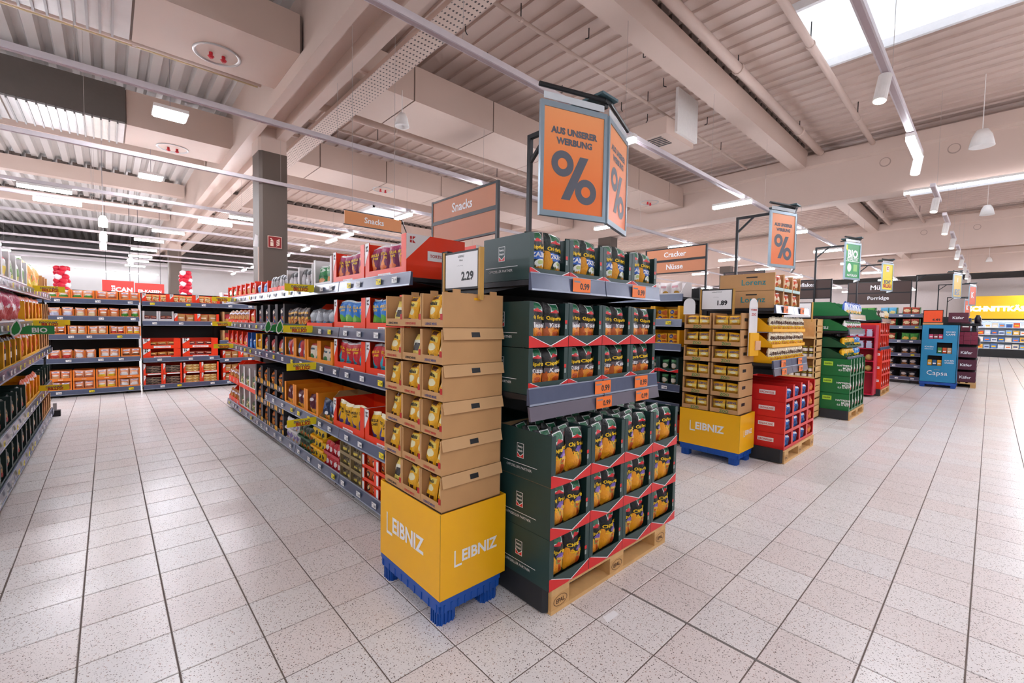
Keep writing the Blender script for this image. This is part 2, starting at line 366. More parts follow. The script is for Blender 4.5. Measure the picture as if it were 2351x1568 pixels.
X = [2.6, 3.66, 5.3, 6.95, 8.6, 10.25, 11.85, 12.7]
duct('pale square air duct right above the orange percent sign, with round diffusers', [(a, b_, DUCTP) for a, b_ in zip(X, X[1:])], 6.37, 7.5, 5.05, 5.6, [(11.5, 6.8, 5.05)])
duct('pale square air duct behind the first, above the middle of the snack gondola', [(a, b_, DUCTP) for a, b_ in zip(X, X[1:])], 10.6, 11.75, 5.05, 5.6, [(5.5, 11.2, 5.05), (9, 11.2, 5.05)])
duct('duct with a galvanised ribbed section and round diffuser nearest the ceiling corner', [(-2.6, -.85, GALV), (-.85, .27, GALV), (.27, 1.92, DUCTP)], 6.25, 7.45, 5.0, 5.5, [(1.12, 7.03, 5.0)])
duct('second galvanised and painted duct beyond the bright square lamp', [(-2.6, -1.2, GALV), (-1.2, .3, GALV), (.3, 2.0, DUCTP)], 10.7, 11.9, 5.0, 5.62, [(1.04, 11.5, 5.0)])
mb = MB(); mb.box(-2.61, .3, 10.66, 10.69, 5.03, 5.63, P('duct_dark_sheet', '5d554f', .7)); put('side_sheet', mb.mesh('side_sheet'), parent=bpy.data.objects['air_duct.003'])  # plain dark sheet along the near side of the galvanised sections
# pipes under the deck
def pipe(label, p0, p1, r, mat=None, step=2.5):
    mb = MB(); mb.tube(p0, p1, r, mat or STEEL, 10)
    o = thing('ceiling_pipe', label, 'pipe'); put('pipe_run', mb.mesh('pipe_run', True), parent=o)
    d = Vector(p1)-Vector(p0); n = max(2, int(d.length/step))
    for i in range(n):
        q = Vector(p0)+d*((i+.5)/n); mb = MB(); mb.tube(q+Vector((0, 0, r*.6)), (q.x, q.y, 5.92), .008, DARK, 5); put('hanger', mb.mesh('hanger'), parent=o)
        mb = MB(); mb.tube(q-d.normalized()*.02, q+d.normalized()*.02, r*1.25, STEEL, 10); put('clamp', mb.mesh('clamp'), parent=o)
pipe('thick pale rainwater pipe running beside the big concrete purlin', (2.6, 2.97, 5.7), (12.55, 2.93, 5.7), .075)
pipe('pale pipe crossing under the skylight to the second girder', (2.6, 1.93, 5.6), (12.4, 1.93, 5.6), .05)
pipe('thin sprinkler pipe above the orange percent sign', (2.6, 4.55, 5.7), (12.5, 4.55, 5.7), .028)
pipe('thick pale pipe lying along the side of the first square duct', (2.6, 8.15, 5.3), (12.5, 8.15, 5.3), .075)
pipe('thin sprinkler pipe between the two square ducts', (2.6, 8.9, 5.3), (12.5, 8.9, 5.3), .025)
pipe('yellowish thin gas pipe crossing below the left galvanised duct', (-4, 7.75, 5.1), (1.75, 7.75, 5.1), .03, P('yellow_pipe', 'cdb58a', .5))
pipe('pale pipe beside the yellowish gas pipe', (-4, 7.55, 5.05), (1.75, 7.55, 5.05), .045)
pipe('thick pale pipe in the bay behind the second girder', (13.3, 2.9, 5.7), (22.9, 2.9, 5.7), .075)
pipe('thin pipe in the bay behind the second girder', (13.3, 1.9, 5.6), (22.9, 1.9, 5.6), .04)
# small ventilation unit with slots under the purlin
r = thing('ventilation_unit', 'pale boxy ventilation unit with dark slots beyond the percent sign', 'vent', (7.95, 4.45, 5.0))
mb = MB(); mb.box(-.5, .55, -.35, .45, 0, .3, DUCTP); put('housing', mb.mesh('housing'), parent=r)
for i in range(6): mb = MB(); mb.box(-.42+i*.075, -.38+i*.075, -.2, .2, -.004, .004, DARK); put('slot', mb.mesh('slot'), parent=r)
mb = MB(); mb.box(-.2, .6, -.4, -.35, .1, .9, WHITE); put('panel', mb.mesh('panel'), parent=r)

# ------------------------------------------------------------------ lighting tracks and lamps
LIT = E('lamp_cover', 'f3f5ff', LAMP); TRK = P('track_paint', 'd9d2d6', .4)
def track(label, y, x0, x1, z=4.0, wide=.07):
    r = thing('light_track', label, 'light track'); mb = MB(); mb.box(x0, x1, y-wide/2, y+wide/2, z, z+.06, TRK); mb.box(x0, x1, y-wide*.3, y+wide*.3, z-.004, z, P('track_slot', 'b9a9ae', .5)); put('rail', mb.mesh('rail'), parent=r)
    x = x0+.8
    while x < x1:
        mb = MB(); mb.tube((x, y, z+.06), (x, y, 4.99 if 6.2 < y < 6.4 else 5.9), .0024, P('wire_pale', 'b5aca6', .5), 5, caps=False); put('suspension_wire', mb.mesh('suspension_wire'), parent=r); x += 2.6
def lamp(label, x, y, z=3.945, along='Y', ln=.72, wd=.085, cover=None):
    r = thing('linear_lamp', label, 'lamp', (x, y, z), 0 if along == 'Y' else PI/2, 'linear lamps on the ceiling tracks')
    mb = MB(); mb.box(-wd/2, wd/2, -ln/2, ln/2, 0, .045, WHITE); put('housing', mb.mesh('housing'), parent=r)
    mb = MB(); mb.box(-wd/2+.004, wd/2-.004, -ln/2+.004, ln/2-.004, -.05, 0, cover or LIT); put('diffuser', mb.mesh('diffuser'), parent=r)
TY = {.79: 'beneath the skylight', 3.33: 'over the percent signs', 6.27: 'over the near ends of the gondolas', 9.0: 'in front of the fire sign column', 12.2: 'behind the fire sign column', 13.4: 'above the pretzel shelf', 15.75: 'over the pretzel shelf rear', -1.8: 'over the main aisle', -4.4: 'behind the photographer', -8.0: 'far behind the photographer', 18.0: 'added to brighten the ceiling before the checkouts', 20.6: 'over the checkouts', 23.0: 'added to brighten the ceiling behind the checkouts', 27.5: 'added to brighten the ceiling close to the rear partition', 25.0: 'near the rear partition'}  # rows before and behind the checkouts and close to the partition: added rear light
for y, s in TY.items():
    x0, x1 = (-14, 44)
    if y == .79: x0, x1 = (2.5, 8.5)
    if y == 3.33: x0, x1 = (-14, 44)
    track('long pale light track '+s, y, x0, x1)
XS = [-7.1, -3.0, 1.0, 5.02, 9.06, 12.8, 16.5, 20.2, 24.2, 28.2, 32.2, 36.2]
for y, s in TY.items():
    if y == .79: continue
    for i, x in enumerate(XS):
        if y in (12.2, 13.4, 15.75) and i % 2 == 0 and x > 3: continue
        if y in (3.33, 6.27, 9.0) and -1 < x < 2: continue
        al = 'X' if (y > 12 and x < 3) else 'Y'
        if y == 12.2 and al == 'X': x = {-3.0: -.83, 1.0: 2.5}.get(x, x)
        if y == 13.4 and al == 'X': x = {-3.0: -.73, 1.0: 2.05}.get(x, x)
        if y == 15.75 and al == 'X': x = {1.0: 1.3}.get(x, x)
        lamp('%s lit linear lamp %s' % (ORD[i], s), x, y+(.22 if al == 'Y' else 0), along=al)
# square floodlights near the snack aisle
for n, (x, y) in enumerate(((.72, 8.2), (.72, 12.1), (-3.3, 8.2), (-3.3, 12.1))):
    r = thing('square_lamp', 'bright square lamp hung %s' % ('below the near galvanised duct', 'below the far galvanised duct', 'over the neighbouring aisle, near', 'over the neighbouring aisle, far')[n], 'lamp', (x, y, 4.48))
    mb = MB(); mb.box(-.2, .2, -.2, .2, 0, .05, WHITE); put('housing', mb.mesh('housing'), parent=r)
    mb = MB(); mb.box(-.18, .18, -.2, .2, -.01, 0, LIT); put('diffuser', mb.mesh('diffuser'), parent=r)
    mb = MB(); mb.tube((0, 0, .05), (0, 0, 1.4), .004, GREY, 5); put('suspension_wire', mb.mesh('suspension_wire'), parent=r)
# run under the skylight: lit bar and spotlights
lamp('lit bar lamp in line with the track beneath the skylight', 7.9, .79, 3.945, 'X', 1.0)
SPOTL = E('spot_lens', 'fff4e4', 14)
def spot(label, x, y, z=4.0, tilt=(-.25, .1), ln=.22):
    r = thing('track_spotlight', label, 'spotlight', (x, y, z), 0, 'white spotlights of the skylight track')
    a = Vector((tilt[0], tilt[1], -1)).normalized()
    mb = MB(); mb.tube((0, 0, 0), (0, 0, -.06), .018, WHITE, 8); put('bracket', mb.mesh('bracket'), parent=r)
    c = Vector((0, 0, -.06)); mb = MB(); mb.tube(c-a*.04, c+a*ln, .055, WHITE, 16); b_ = put('lamp_body', mb.mesh('lamp_body', False), parent=r)
    mb = MB(); mb.tube(c+a*ln, c+a*(ln+.003), .046, SPOTL, 16); put('lens', mb.mesh('lens'), parent=b_)
for i, x in enumerate((5.55, 8.45, 11.4, 14.2, 16.8, 19.4, 22, 24.6, 27.2, 29.8)):
    spot('%s white track spotlight counting away from the skylight' % ORD[i], x, .8)
    if i > 1: track('short pale track piece carrying the %s spotlight' % ORD[i], .79, x-.9, x+.5)
# bright line along the second girder
lamp('long bright line of light along the lower edge of the second girder', 12.62, -.8, 4.46, 'Y', 4.4, .03, E('line_cover', 'f3f5ff', 5))
lamp('bright line of light low on the rear partition', -2.5, 29.7, 3.75, 'X', 9, .03, E('dim_cover', 'f4f8ff', 5))
# bell shaped pendants (loudspeakers)
def bell(label, x, y, z, ztop=5.9, s=1.0, lit=False):
    r = thing('pendant_speaker', label, 'loudspeaker', (x, y, z), 0, 'bell shaped pendants under the ceiling')
    mb = MB(); mb.lathe([(.0, .2*s), (.05*s, .19*s), (.085*s, .12*s), (.11*s, 0), (.1*s, 0), (.0, .02*s)], WHITE, 18); put('bell', mb.mesh('bell', True), parent=r)
    mb = MB(); mb.tube((0, 0, .19*s), (0, 0, ztop-z), .006, WHITE, 6); put('rod', mb.mesh('rod'), parent=r)
bell('pale bell pendant in front of the second girder', 11.2, .25, 4.72, 5.95, 1.5); bell('white bell pendant hanging below the bright line', 19.6, .24, 5.02, 5.95, 1.5); bell('small bell pendant far down the main aisle', 29, .2, 4.6)
bell('pale bell pendant beside the first square duct', 3.35, 6.6-.4, 4.5, 5.04)
for i, (y, x) in enumerate(((13.3, -.04), (15.8, -.05), (17.8, -.06), (21.9, .67))):
    r = thing('pendant_lamp', '%s small lit pendant above the pretzel shelf' % ORD[i], 'lamp', (x, y, 3.5), 0, 'small pendants in a row over the rear aisle')
    mb = MB(); mb.lathe([(0, .24), (.04, .24), (.075, .16), (.075, 0), (.0, .0)], E('pendant_glow', 'fff6ec', 9), 14); put('shade', mb.mesh('shade', True), parent=r)
    mb = MB(); mb.tube((0, 0, .24), (0, 0, 2.5), .004, GREY, 5); put('wire', mb.mesh('wire'), parent=r)
# dark deck hangers left from fixings
HK = []
mb = MB(); mb.tube((0, 0, .07), (0, 0, -.07), .008, DARK, 5); mb.tube((0, 0, -.07), (.05, .02, -.09), .008, DARK, 5); hm = mb.mesh('ceiling_hook')
for i, (x, y) in enumerate(((3.9, 5.35), (4.6, 5.7), (5.3, 4.2), (6.2, 5.5), (6.3, 3.9), (7.3, 4.1), (7.5, 5.1), (8.3, 5.0), (9.3, 4.2))):
    put('ceiling_hook', hm, (x, y, 5.83), i, None, '%s small dark hook left in the deck ahead of the percent sign' % ORD[i], 'hook', 'dark hooks in the ceiling deck')
# ------------------------------------------------------------------ packs: bags, cartons
FOOD = ['b5651d', 'e8a030', 'f2c14e', '7a3b14', 'd97a1e', '4d5a1e']
CH = ['e8932a', 'f5c04a', 'c96a1a', '8a3d14', 'f0b03c', '5f6a22']
BD = {}
def bd(key, w_, h_, t_, base, layers, letters=(), name='chip_bag', desc='bag', cat='bag', rough=.3):
    BD[key] = dict(w=w_, h=h_, t=t_, mat=PR('print_'+key, base, layers, rough), letters=letters, name=name, desc=desc, cat=cat)
W_, Y_, K_, R_, B_ = WPRINT, YTXT, INK, RINK, BINK
bd('tort_o', .165, .245, .07, '7d1f52', [('grad', 'd8457a', .7, 1), ('rect', 'f3e9ec', 0, 1, .93, 1), ('tri', 'f08a1c', .5, .3, .22, .45), ('food', 0, .26, 9, CH), ('ell', 'e86a10', .5, .32, .34, .07)], [('TORTILLA', Y_, .5, .73, .84), ('CHIPS', Y_, .68, .61, .4)], 'tortilla_bag', 'purple and orange tortilla bag')
bd('tort_b', .165, .245, .07, '1f7fd6', [('rect', 'eaf2fa', 0, 1, .94, 1), ('ell', '62b23a', .5, .12, .6, .38), ('ell', '8fce4a', .3, .32, .22, .13), ('rect', '2f7f2c', 0, 1, .2, .25), ('food', 0, .16, 9, CH)], [('TORTILLA', Y_, .5, .76, .84), ('CHIPS', Y_, .68, .64, .4)], 'tortilla_bag', 'blue and green tortilla bag')
bd('tort_r', .165, .245, .07, 'cf1f2e', [('rect', 'f3e9ec', 0, 1, .92, 1), ('tri', '1fa3b4', .42, .3, .2, .34), ('ell', '1790a6', .45, .27, .4, .07), ('rect', '222222', .2, .7, .26, .28), ('food', 0, .16, 9, CH)], [('TORTILLA', Y_, .5, .74, .84), ('CHIPS', Y_, .68, .62, .4)], 'tortilla_bag', 'red and teal tortilla bag')
bd('tort_y', .165, .245, .07, 'f0b81c', [('rect', 'fbf0c8', 0, 1, .9, 1), ('tri', '4a3f86', .42, .26, .17, .34), ('ell', '463a80', .5, .25, .36, .08), ('food', 0, .16, 9, CH)], [('TORTILLA', K_, .5, .72, .84), ('CHIPS', K_, .68, .6, .4)], 'tortilla_bag', 'yellow and purple tortilla bag')
FFT = [('Chipsfrisch', YTXT, .52, .62, .95)]
bd('ff_z', .135, .245, .075, '12241d', [('rect', 'e8ece8', .27, .78, .78, .985), ('rect', '1f6b46', .3, .75, .82, .97), ('tri', 'd8222c', .52, .76, .3, .09), ('rect', '2a66c4', 0, 1, .36, .54), ('ell', 'e9eee4', .62, .27, .3, .1), ('ell', 'b8c77a', .62, .3, .16, .045), ('food', 0, .2, 7, CH), ('blob', 'f2a51e', .05, .32, .2, .26)], FFT+[('ZAZIKI', WPRINT, .55, .46, .8)], 'chip_bag', 'black chip bag with blue band')
bd('ff_o', .135, .245, .075, '14181a', [('rect', 'e8ece8', .27, .78, .78, .985), ('rect', '1f6b46', .3, .75, .82, .97), ('tri', 'd8222c', .52, .76, .3, .09), ('blob', '7a62b8', .7, .48, .25, .1), ('food', 0, .42, 5.5, ['e8842a', 'f5ab3a', 'c8501c', 'a09a4a', 'f7c25a', '7a6a2a', 'f09a2e']), ('blob', 'f7a624', .1, .3, .26, .24), ('blob', 'c8a0d8', .75, .43, .16, .06)], FFT+[('Oriental', YTXT, .58, .44, .75)], 'chip_bag', 'black chip bag with orange peppers')
bd('ff_k', .135, .24, .075, '181614', [('rect', 'e8ece8', .27, .78, .78, .985), ('rect', '1f6b46', .3, .75, .82, .97), ('tri', 'd8222c', .52, .76, .3, .09), ('rect', '6a5f66', .05, 1, .4, .52), ('food', 0, .4, 5, ['e8842a', 'f59f3e', 'c8601c', '8f4a1a', 'f7b45a', '5a3a1c', 'f0a030']), ('ell', 'f08a24', .6, .24, .3, .12), ('ell', 'c8541c', .6, .24, .2, .07)], FFT+[('Kessel', WPRINT, .58, .46, .7)], 'chip_bag', 'black chip bag with brown fritters')
def simple(key, w_, h_, t_, base, l, name, desc, letters=()): bd(key, w_, h_, t_, base, l, letters, name, desc)
simple('green', .2, .23, .08, '1f8a46', [('rect', 'e8f0e8', 0, 1, .93, 1), ('ell', 'dff0df', .5, .8, .4, .1), ('blob', 'd98a3a', .5, .35, .4, .1), ('rect', '0f6a34', 0, 1, .48, .56)], 'crisp_bag', 'green crisp bag', [('Chips', GREENP, .5, .8, .5)])
simple('black', .13, .22, .06, '3a343a', [('blob', 'b9b2b4', .6, .5, .35, .4), ('rect', '1d1a1f', 0, 1, .75, 1)], 'crisp_bag', 'black and silver crisp bag')
simple('grey', .16, .2, .08, '55545c', [('blob', '9aa0a8', .6, .6, .45, .25), ('blob', '2f6f9f', .4, .25, .3, .16), ('ell', 'f0e2c0', .7, .1, .3, .1)], 'nut_bag', 'grey nut bag')
simple('brown', .14, .22, .07, '3a221a', [('food', .1, .55, 6, FOOD), ('rect', 'd8a23a', .1, .9, .7, .8)], 'crisp_bag', 'brown crisp bag')
simple('redc', .13, .2, .06, 'c8231f', [('blob', 'd8a04a', .5, .35, .45, .3), ('rect', 'f2e6e0', .2, .85, .7, .82)], 'snack_bag', 'red snack bag')
simple('bluec', .13, .17, .06, '1d66b8', [('blob', '66b4ea', .6, .4, .45, .25), ('rect', 'f0f4f8', .2, .85, .75, .86)], 'snack_bag', 'blue snack bag')
simple('greenr', .13, .19, .06, '3f8a3a', [('blob', 'f0f0e0', .5, .6, .4, .2), ('rect', 'c8231f', 0, 1, .85, 1)], 'snack_bag', 'green snack bag')
simple('pretz', .12, .22, .06, 'a86a2a', [('food', 0, .6, 7, ['a85a1c', 'd8923a', '7a3b14', 'e8b060']), ('rect', '5f2f72', 0, 1, .72, .86), ('ell', 'f0e8f0', .5, .8, .35, .07)], 'pretzel_bag', 'pretzel bag with purple band')
simple('can', .085, .24, .085, '4a4048', [('food', .05, .5, 6, ['e8b020', 'c83a1c', '3a62a8', 'f0e0c0']), ('ell', 'f0e6d8', .5, .75, .35, .1)], 'snack_tube', 'dark snack tube bag')
simple('cream', .13, .2, .06, 'e6dccb', [('ell', '2f7a3c', .5, .35, .3, .14), ('rect', '4a6a7a', .15, .85, .68, .78), ('rect', 'c23a2a', 0, 1, .9, 1)], 'snack_bag', 'cream snack bag with green dot')
simple('bluered', .12, .22, .06, '1f4f8f', [('half', 'd0322a', 1, .3, .75), ('ell', 'f0f0f0', .5, .5, .25, .12), ('food', 0, .2, 6, CH)], 'snack_bag', 'blue and red snack bag')
simple('redwh', .13, .2, .06, 'b8242c', [('half', 'f0ece8', 1, -.6, .42), ('blob', 'e8a83a', .5, .35, .4, .14)], 'snack_bag', 'red and white snack bag')
simple('wine', .12, .22, .06, '5a1a2c', [('ell', 'e8e0e0', .5, .75, .3, .08), ('food', 0, .35, 6, CH)], 'snack_bag', 'wine red snack bag')
simple('navy', .15, .22, .07, '1c2f4f', [('ell', 'f4f4f4', .7, .4, .16, .08), ('food', .02, .3, 5, CH), ('blob', '4a6a9a', .4, .7, .4, .15)], 'crisp_bag', 'navy crisp bag')
simple('mix', .12, .2, .06, '3f5a34', [('food', .05, .75, 7, ['e8d8a0', '8aa83a', 'c8402a', 'f0e8d8', '54742c'])], 'nut_mix_bag', 'green nut mix bag')
simple('orangek', .11, .21, .06, 'd8701c', [('food', 0, .6, 6, ['e8842a', 'f5b04a', '8a3d14', '2a2024']), ('rect', '2a2024', 0, 1, .7, .84)], 'crisp_bag', 'orange crisp bag')
simple('white', .11, .13, .05, 'dcdad8', [('blob', '8a7ab0', .6, .5, .3, .25), ('blob', 'd88a2a', .3, .25, .25, .14)], 'popcorn_bag', 'white popcorn bag')
simple('dkgreen', .1, .13, .05, '2a3a2a', [('food', 0, .5, 6, ['d8742a', '4a9a4a', '8a4a1c', '1f2a1f'])], 'snack_bag', 'dark green snack bag')
simple('ylw', .1, .1, .05, 'f0c81c', [('blob', '2a2a1c', .5, .5, .3, .25)], 'snack_bag', 'yellow and black snack bag')
simple('redsm', .1, .12, .05, 'c81f2a', [('blob', 'f0e4e4', .5, .45, .35, .22)], 'snack_bag', 'small red snack bag')
simple('nutb', .1, .1, .05, '7a6a4a', [('rect', 'e0c85a', .15, .85, .3, .5), ('blob', '3a2a1c', .5, .75, .4, .14)], 'nut_pack', 'brown nut pack')
simple('orbowl', .11, .1, .05, 'd8621c', [('ell', '2a2420', .5, .5, .26, .26), ('ell', 'e8c08a', .5, .5, .15, .15)], 'nut_pack', 'orange nut pack')
LB = [('rect', 'ffe36a', .1, .9, .62, .8), ('rect', '4a2414', .15, .45, .05, .22), ('rect', '4a2414', .55, .85, .08, .2), ('rect', '5a2c18', .2, .8, .84, .97), ('ell', 'f7efc0', .5, .45, .3, .12)]
bd('leib', .095, .16, .042, 'f8b814', LB, [('Minis', INK, .5, .7, .6)], 'biscuit_bag', 'yellow biscuit bag', 'biscuit bag')
bd('leibw', .09, .14, .042, 'f3d86a', [('rect', 'f6f2dc', 0, 1, .5, .72), ('rect', '2a2420', .25, .75, .3, .6), ('rect', '2a2420', .3, .7, .04, .14)], (), 'biscuit_bag', 'pale yellow biscuit bag', 'biscuit bag')
bd('zoo', .145, .125, .06, 'f3b416', [('rect', 'fbe06a', 0, 1, .35, .62), ('blob', 'c98a1a', .5, .2, .4, .14), ('ell', 'f8f0c8', .5, .48, .24, .12)], [('LEIBNIZ', BINK, .5, .76, .75)], 'biscuit_bag', 'golden biscuit bag', 'biscuit bag')
PAS = [('rect', 'ede6f2', .1, .9, .78, .9)]
for i, (c, d, e) in enumerate((('f2b48a', '4a9a3a', 'white and green'), ('f0a882', 'b86a4a', 'peach and tan'), ('f2b896', 'cfd6f0', 'peach and pale blue'), ('f0b08a', 'e8d8a8', 'peach and cream'), ('ea8a5a', 'd8a070', 'orange rusk'), ('f0b08c', 'c83a34', 'peach and red'), ('f0b08c', 'e8ecf0', 'peach and white'), ('f0b492', 'f0d030', 'peach and yellow'), ('e89060', '7a4a2a', 'orange and brown'))):
    bd('bl%d' % i, .15, .19, .06, c, PAS+[('blob', d, .5, .35, .46, .2), ('ell', 'f4ece4', .5, .55, .34, .07), ('rect', '3a4a9a', .3, .7, .82, .86)], (), 'bakery_pack', e+' bakery pack', 'bakery pack')
bd('toast', .12, .17, .06, 'd8a050', [('food', 0, .8, 6, ['c8843a', 'e8b86a', 'f0d8a0', '9a5a1c']), ('rect', 'e8d8b0', .1, .9, .55, .7)], (), 'toast_pack', 'golden toast pack', 'bakery pack')
bd('brot', .13, .18, .07, 'd8b078', [('grad', 'c08a4a', 0, .5), ('rect', 'f0e6d0', .2, .8, .5, .62)], (), 'bread_pack', 'pale bread pack', 'bakery pack')
bd('choc', .15, .14, .07, 'b8742a', [('blob', '8a3a1c', .5, .45, .4, .35), ('rect', 'f0d890', .2, .8, .75, .85)], (), 'cake_pack', 'brown cake pack', 'bakery pack')
bd('cherry', .15, .14, .07, '9a4a3a', [('blob', '6a1f2a', .5, .45, .4, .35), ('rect', 'f0d0b0', .2, .8, .75, .85)], (), 'cake_pack', 'cherry cake pack', 'bakery pack')
bd('stick', .27, .065, .07, '5a4a3a', [('food', 0, 1, 5, ['3a2a22', '7a6a5a', '2a2220', 'a8927a'])], (), 'bread_stick_pack', 'dark bread stick pack', 'bakery pack')
bd('stickl', .27, .065, .07, 'e8c878', [('food', 0, 1, 4, ['f0d890', 'd8a850', 'f4e6b8', 'c88a3a'])], (), 'bread_stick_pack', 'golden bread stick pack', 'bakery pack')
bd('soup', .17, .26, .05, 'f0eee8', [('rect', 'f2d21c', .1, .9, .3, .6), ('rect', 'c8202a', .05, .95, .84, .96), ('blob', 'e8a040', .5, .2, .35, .1)], (), 'noodle_pack', 'white and yellow noodle pack', 'noodle pack')
bd('veg', .17, .26, .05, 'f0efe6', [('blob', '6a9a3a', .5, .55, .4, .25), ('blob', 'd8d870', .5, .3, .3, .12)], (), 'noodle_pack', 'white noodle pack with greens', 'noodle pack')
bd('gold', .22, .36, .09, 'e8a81c', [('rect', '5a8a1f', 0, 1, .92, 1), ('food', .1, .6, 4, ['e88a1c', 'f0c03a', '6a7a2a', 'e8d04a'])], (), 'noodle_pack', 'large golden noodle bag', 'noodle pack')
bd('pink', .2, .34, .1, 'e8d8dc', [('blob', 'c82f5a', .5, .75, .45, .2), ('blob', 'b83a3a', .5, .3, .4, .2)], (), 'noodle_pack', 'large pink and white bag', 'noodle pack')
bd('yred', .15, .3, .06, 'e8641c', [('food', .05, .7, 5, ['d8301c', 'e8541c', 'f0c03a', 'a81f14', 'c82018']), ('rect', 'e8e0e0', .2, .8, .76, .88)], (), 'noodle_pack', 'yellow and red noodle bag', 'noodle pack')
bd('bott', .07, .28, .06, '3a1f14', [('rect', 'f0ece4', .1, .9, .3, .5), ('ell', 'c8301c', .5, .72, .35, .08)], (), 'sauce_bottle', 'dark sauce bottle', 'bottle')
bd('dkg', .12, .26, .07, '2f3a30', [('blob', 'c83a34', .5, .35, .4, .12), ('food', .4, .7, 5, ['d8a86a', '4a5a3a', 'e8d8b8', '2a342a'])], (), 'noodle_pack', 'dark green noodle bag', 'noodle pack')
bd('erd', .12, .13, .05, '1d72c8', [('blob', '1a3f7a', .5, .45, .4, .3), ('rect', 'eef2f6', .1, .9, .82, .96)], (), 'peanut_pack', 'blue peanut pack', 'nut pack')
bd('erdr', .12, .13, .05, 'c8401f', [('blob', 'e8842a', .5, .45, .4, .3)], (), 'peanut_pack', 'red peanut pack', 'nut pack')
bd('lor', .13, .19, .07, 'd8501c', [('blob', 'f0d8b0', .5, .55, .4, .16), ('food', 0, .35, 6, CH), ('rect', 'f4f0ea', .1, .9, .84, .92)], (), 'crisp_bag', 'red and cream crisp bag', 'bag')
bd('sweet', .09, .17, .05, 'f2e6c8', [('rect', 'f0c81c', 0, 1, 0, .4), ('blob', '5a3a24', .5, .6, .4, .14), ('ell', 'd8862a', .5, .25, .3, .1)], (), 'sweet_bag', 'cream and yellow biscuit pouch', 'biscuit bag')
bd('knab', .16, .19, .07, 'f0e8e6', [('ell', 'c8962a', .6, .25, .26, .14), ('rect', 'e0a8b0', .1, .7, .6, .75)], (), 'cracker_bag', 'white cracker bag', 'cracker bag')
bd('tuc', .17, .085, .06, 'f0b01c', [('ell', '2a3f8a', .4, .55, .17, .3), ('blob', 'c8621c', .8, .45, .2, .4)], [('TUC', WPRINT, .4, .55, .2)], 'cracker_pack', 'yellow cracker pack', 'cracker pack')
bd('tube', .075, .15, .075, '2f5a3a', [('rect', '5aa06a', 0, 1, .82, 1), ('ell', 'f2ead8', .5, .5, .44, .2), ('blob', 'd8862a', .5, .15, .35, .12)], (), 'snack_tube', 'green snack tube', 'snack tube')
bd('wbl', .16, .24, .07, 'dfe6f4', [('half', '3f6fd0', 1, .8, 1.0), ('ell', 'f0c870', .4, .3, .26, .12), ('rect', '2a4fa8', 0, 1, .88, 1)], (), 'cereal_bag', 'white and blue cereal bag', 'cereal bag')
bd('wred', .09, .17, .06, 'f2f0ee', [('blob', 'c8404a', .5, .35, .35, .2), ('rect', '4a9a4a', .1, .9, .75, .9)], (), 'cereal_bag', 'small white cereal bag', 'cereal bag')
bd('ybox', .1, .17, .08, 'f0b81c', [('rect', '1f5a34', .15, .85, .2, .5)], (), 'cereal_bag', 'yellow cereal bag', 'cereal bag')
bd('blu2', .1, .17, .08, '2f8ad8', [('rect', 'f0c81c', .15, .85, .1, .4), ('half', 'e8f0f8', 1, 1, 1.3)], (), 'cereal_bag', 'light blue cereal bag', 'cereal bag')
bd('brw', .11, .22, .07, '4a2f24', [('ell', 'f0e6d8', .5, .55, .42, .25)], (), 'cereal_bag', 'brown cereal bag with white label', 'cereal bag')
bd('creamo', .12, .22, .07, 'f0e0b0', [('blob', 'e8a83a', .5, .3, .4, .2)], (), 'cereal_bag', 'cream cereal bag', 'cereal bag')
bd('redpk', .1, .2, .06, 'd8301f', [('ell', 'f2ece6', .5, .55, .4, .14), ('blob', '3a2014', .5, .22, .35, .12)], (), 'cereal_bag', 'red cereal pack', 'cereal bag')
bd('gpk', .15, .22, .06, '4a9a3a', [('blob', 'e8b84a', .5, .35, .42, .2), ('rect', 'f0e84a', .1, .9, .04, .14)], (), 'cereal_bag', 'green cereal pack', 'cereal bag')
bd('bpk', .15, .22, .06, '5ab0d8', [('blob', 'e8d88a', .5, .35, .42, .2), ('rect', '3a8a3a', 0, 1, 0, .12)], (), 'cereal_bag', 'blue cereal pack', 'cereal bag')
bd('rpk', .15, .22, .06, 'a8402a', [('blob', 'e8d0a0', .5, .55, .42, .2), ('rect', '3a8a3a', 0, 1, 0, .12)], (), 'cereal_bag', 'rust cereal pack', 'cereal bag')
bd('dpk', .16, .2, .08, '2a2428', [('ell', 'c8b8b0', .5, .6, .35, .18), ('blob', 'a86a3a', .5, .25, .4, .14)], (), 'cereal_bag', 'black muesli bag', 'cereal bag')

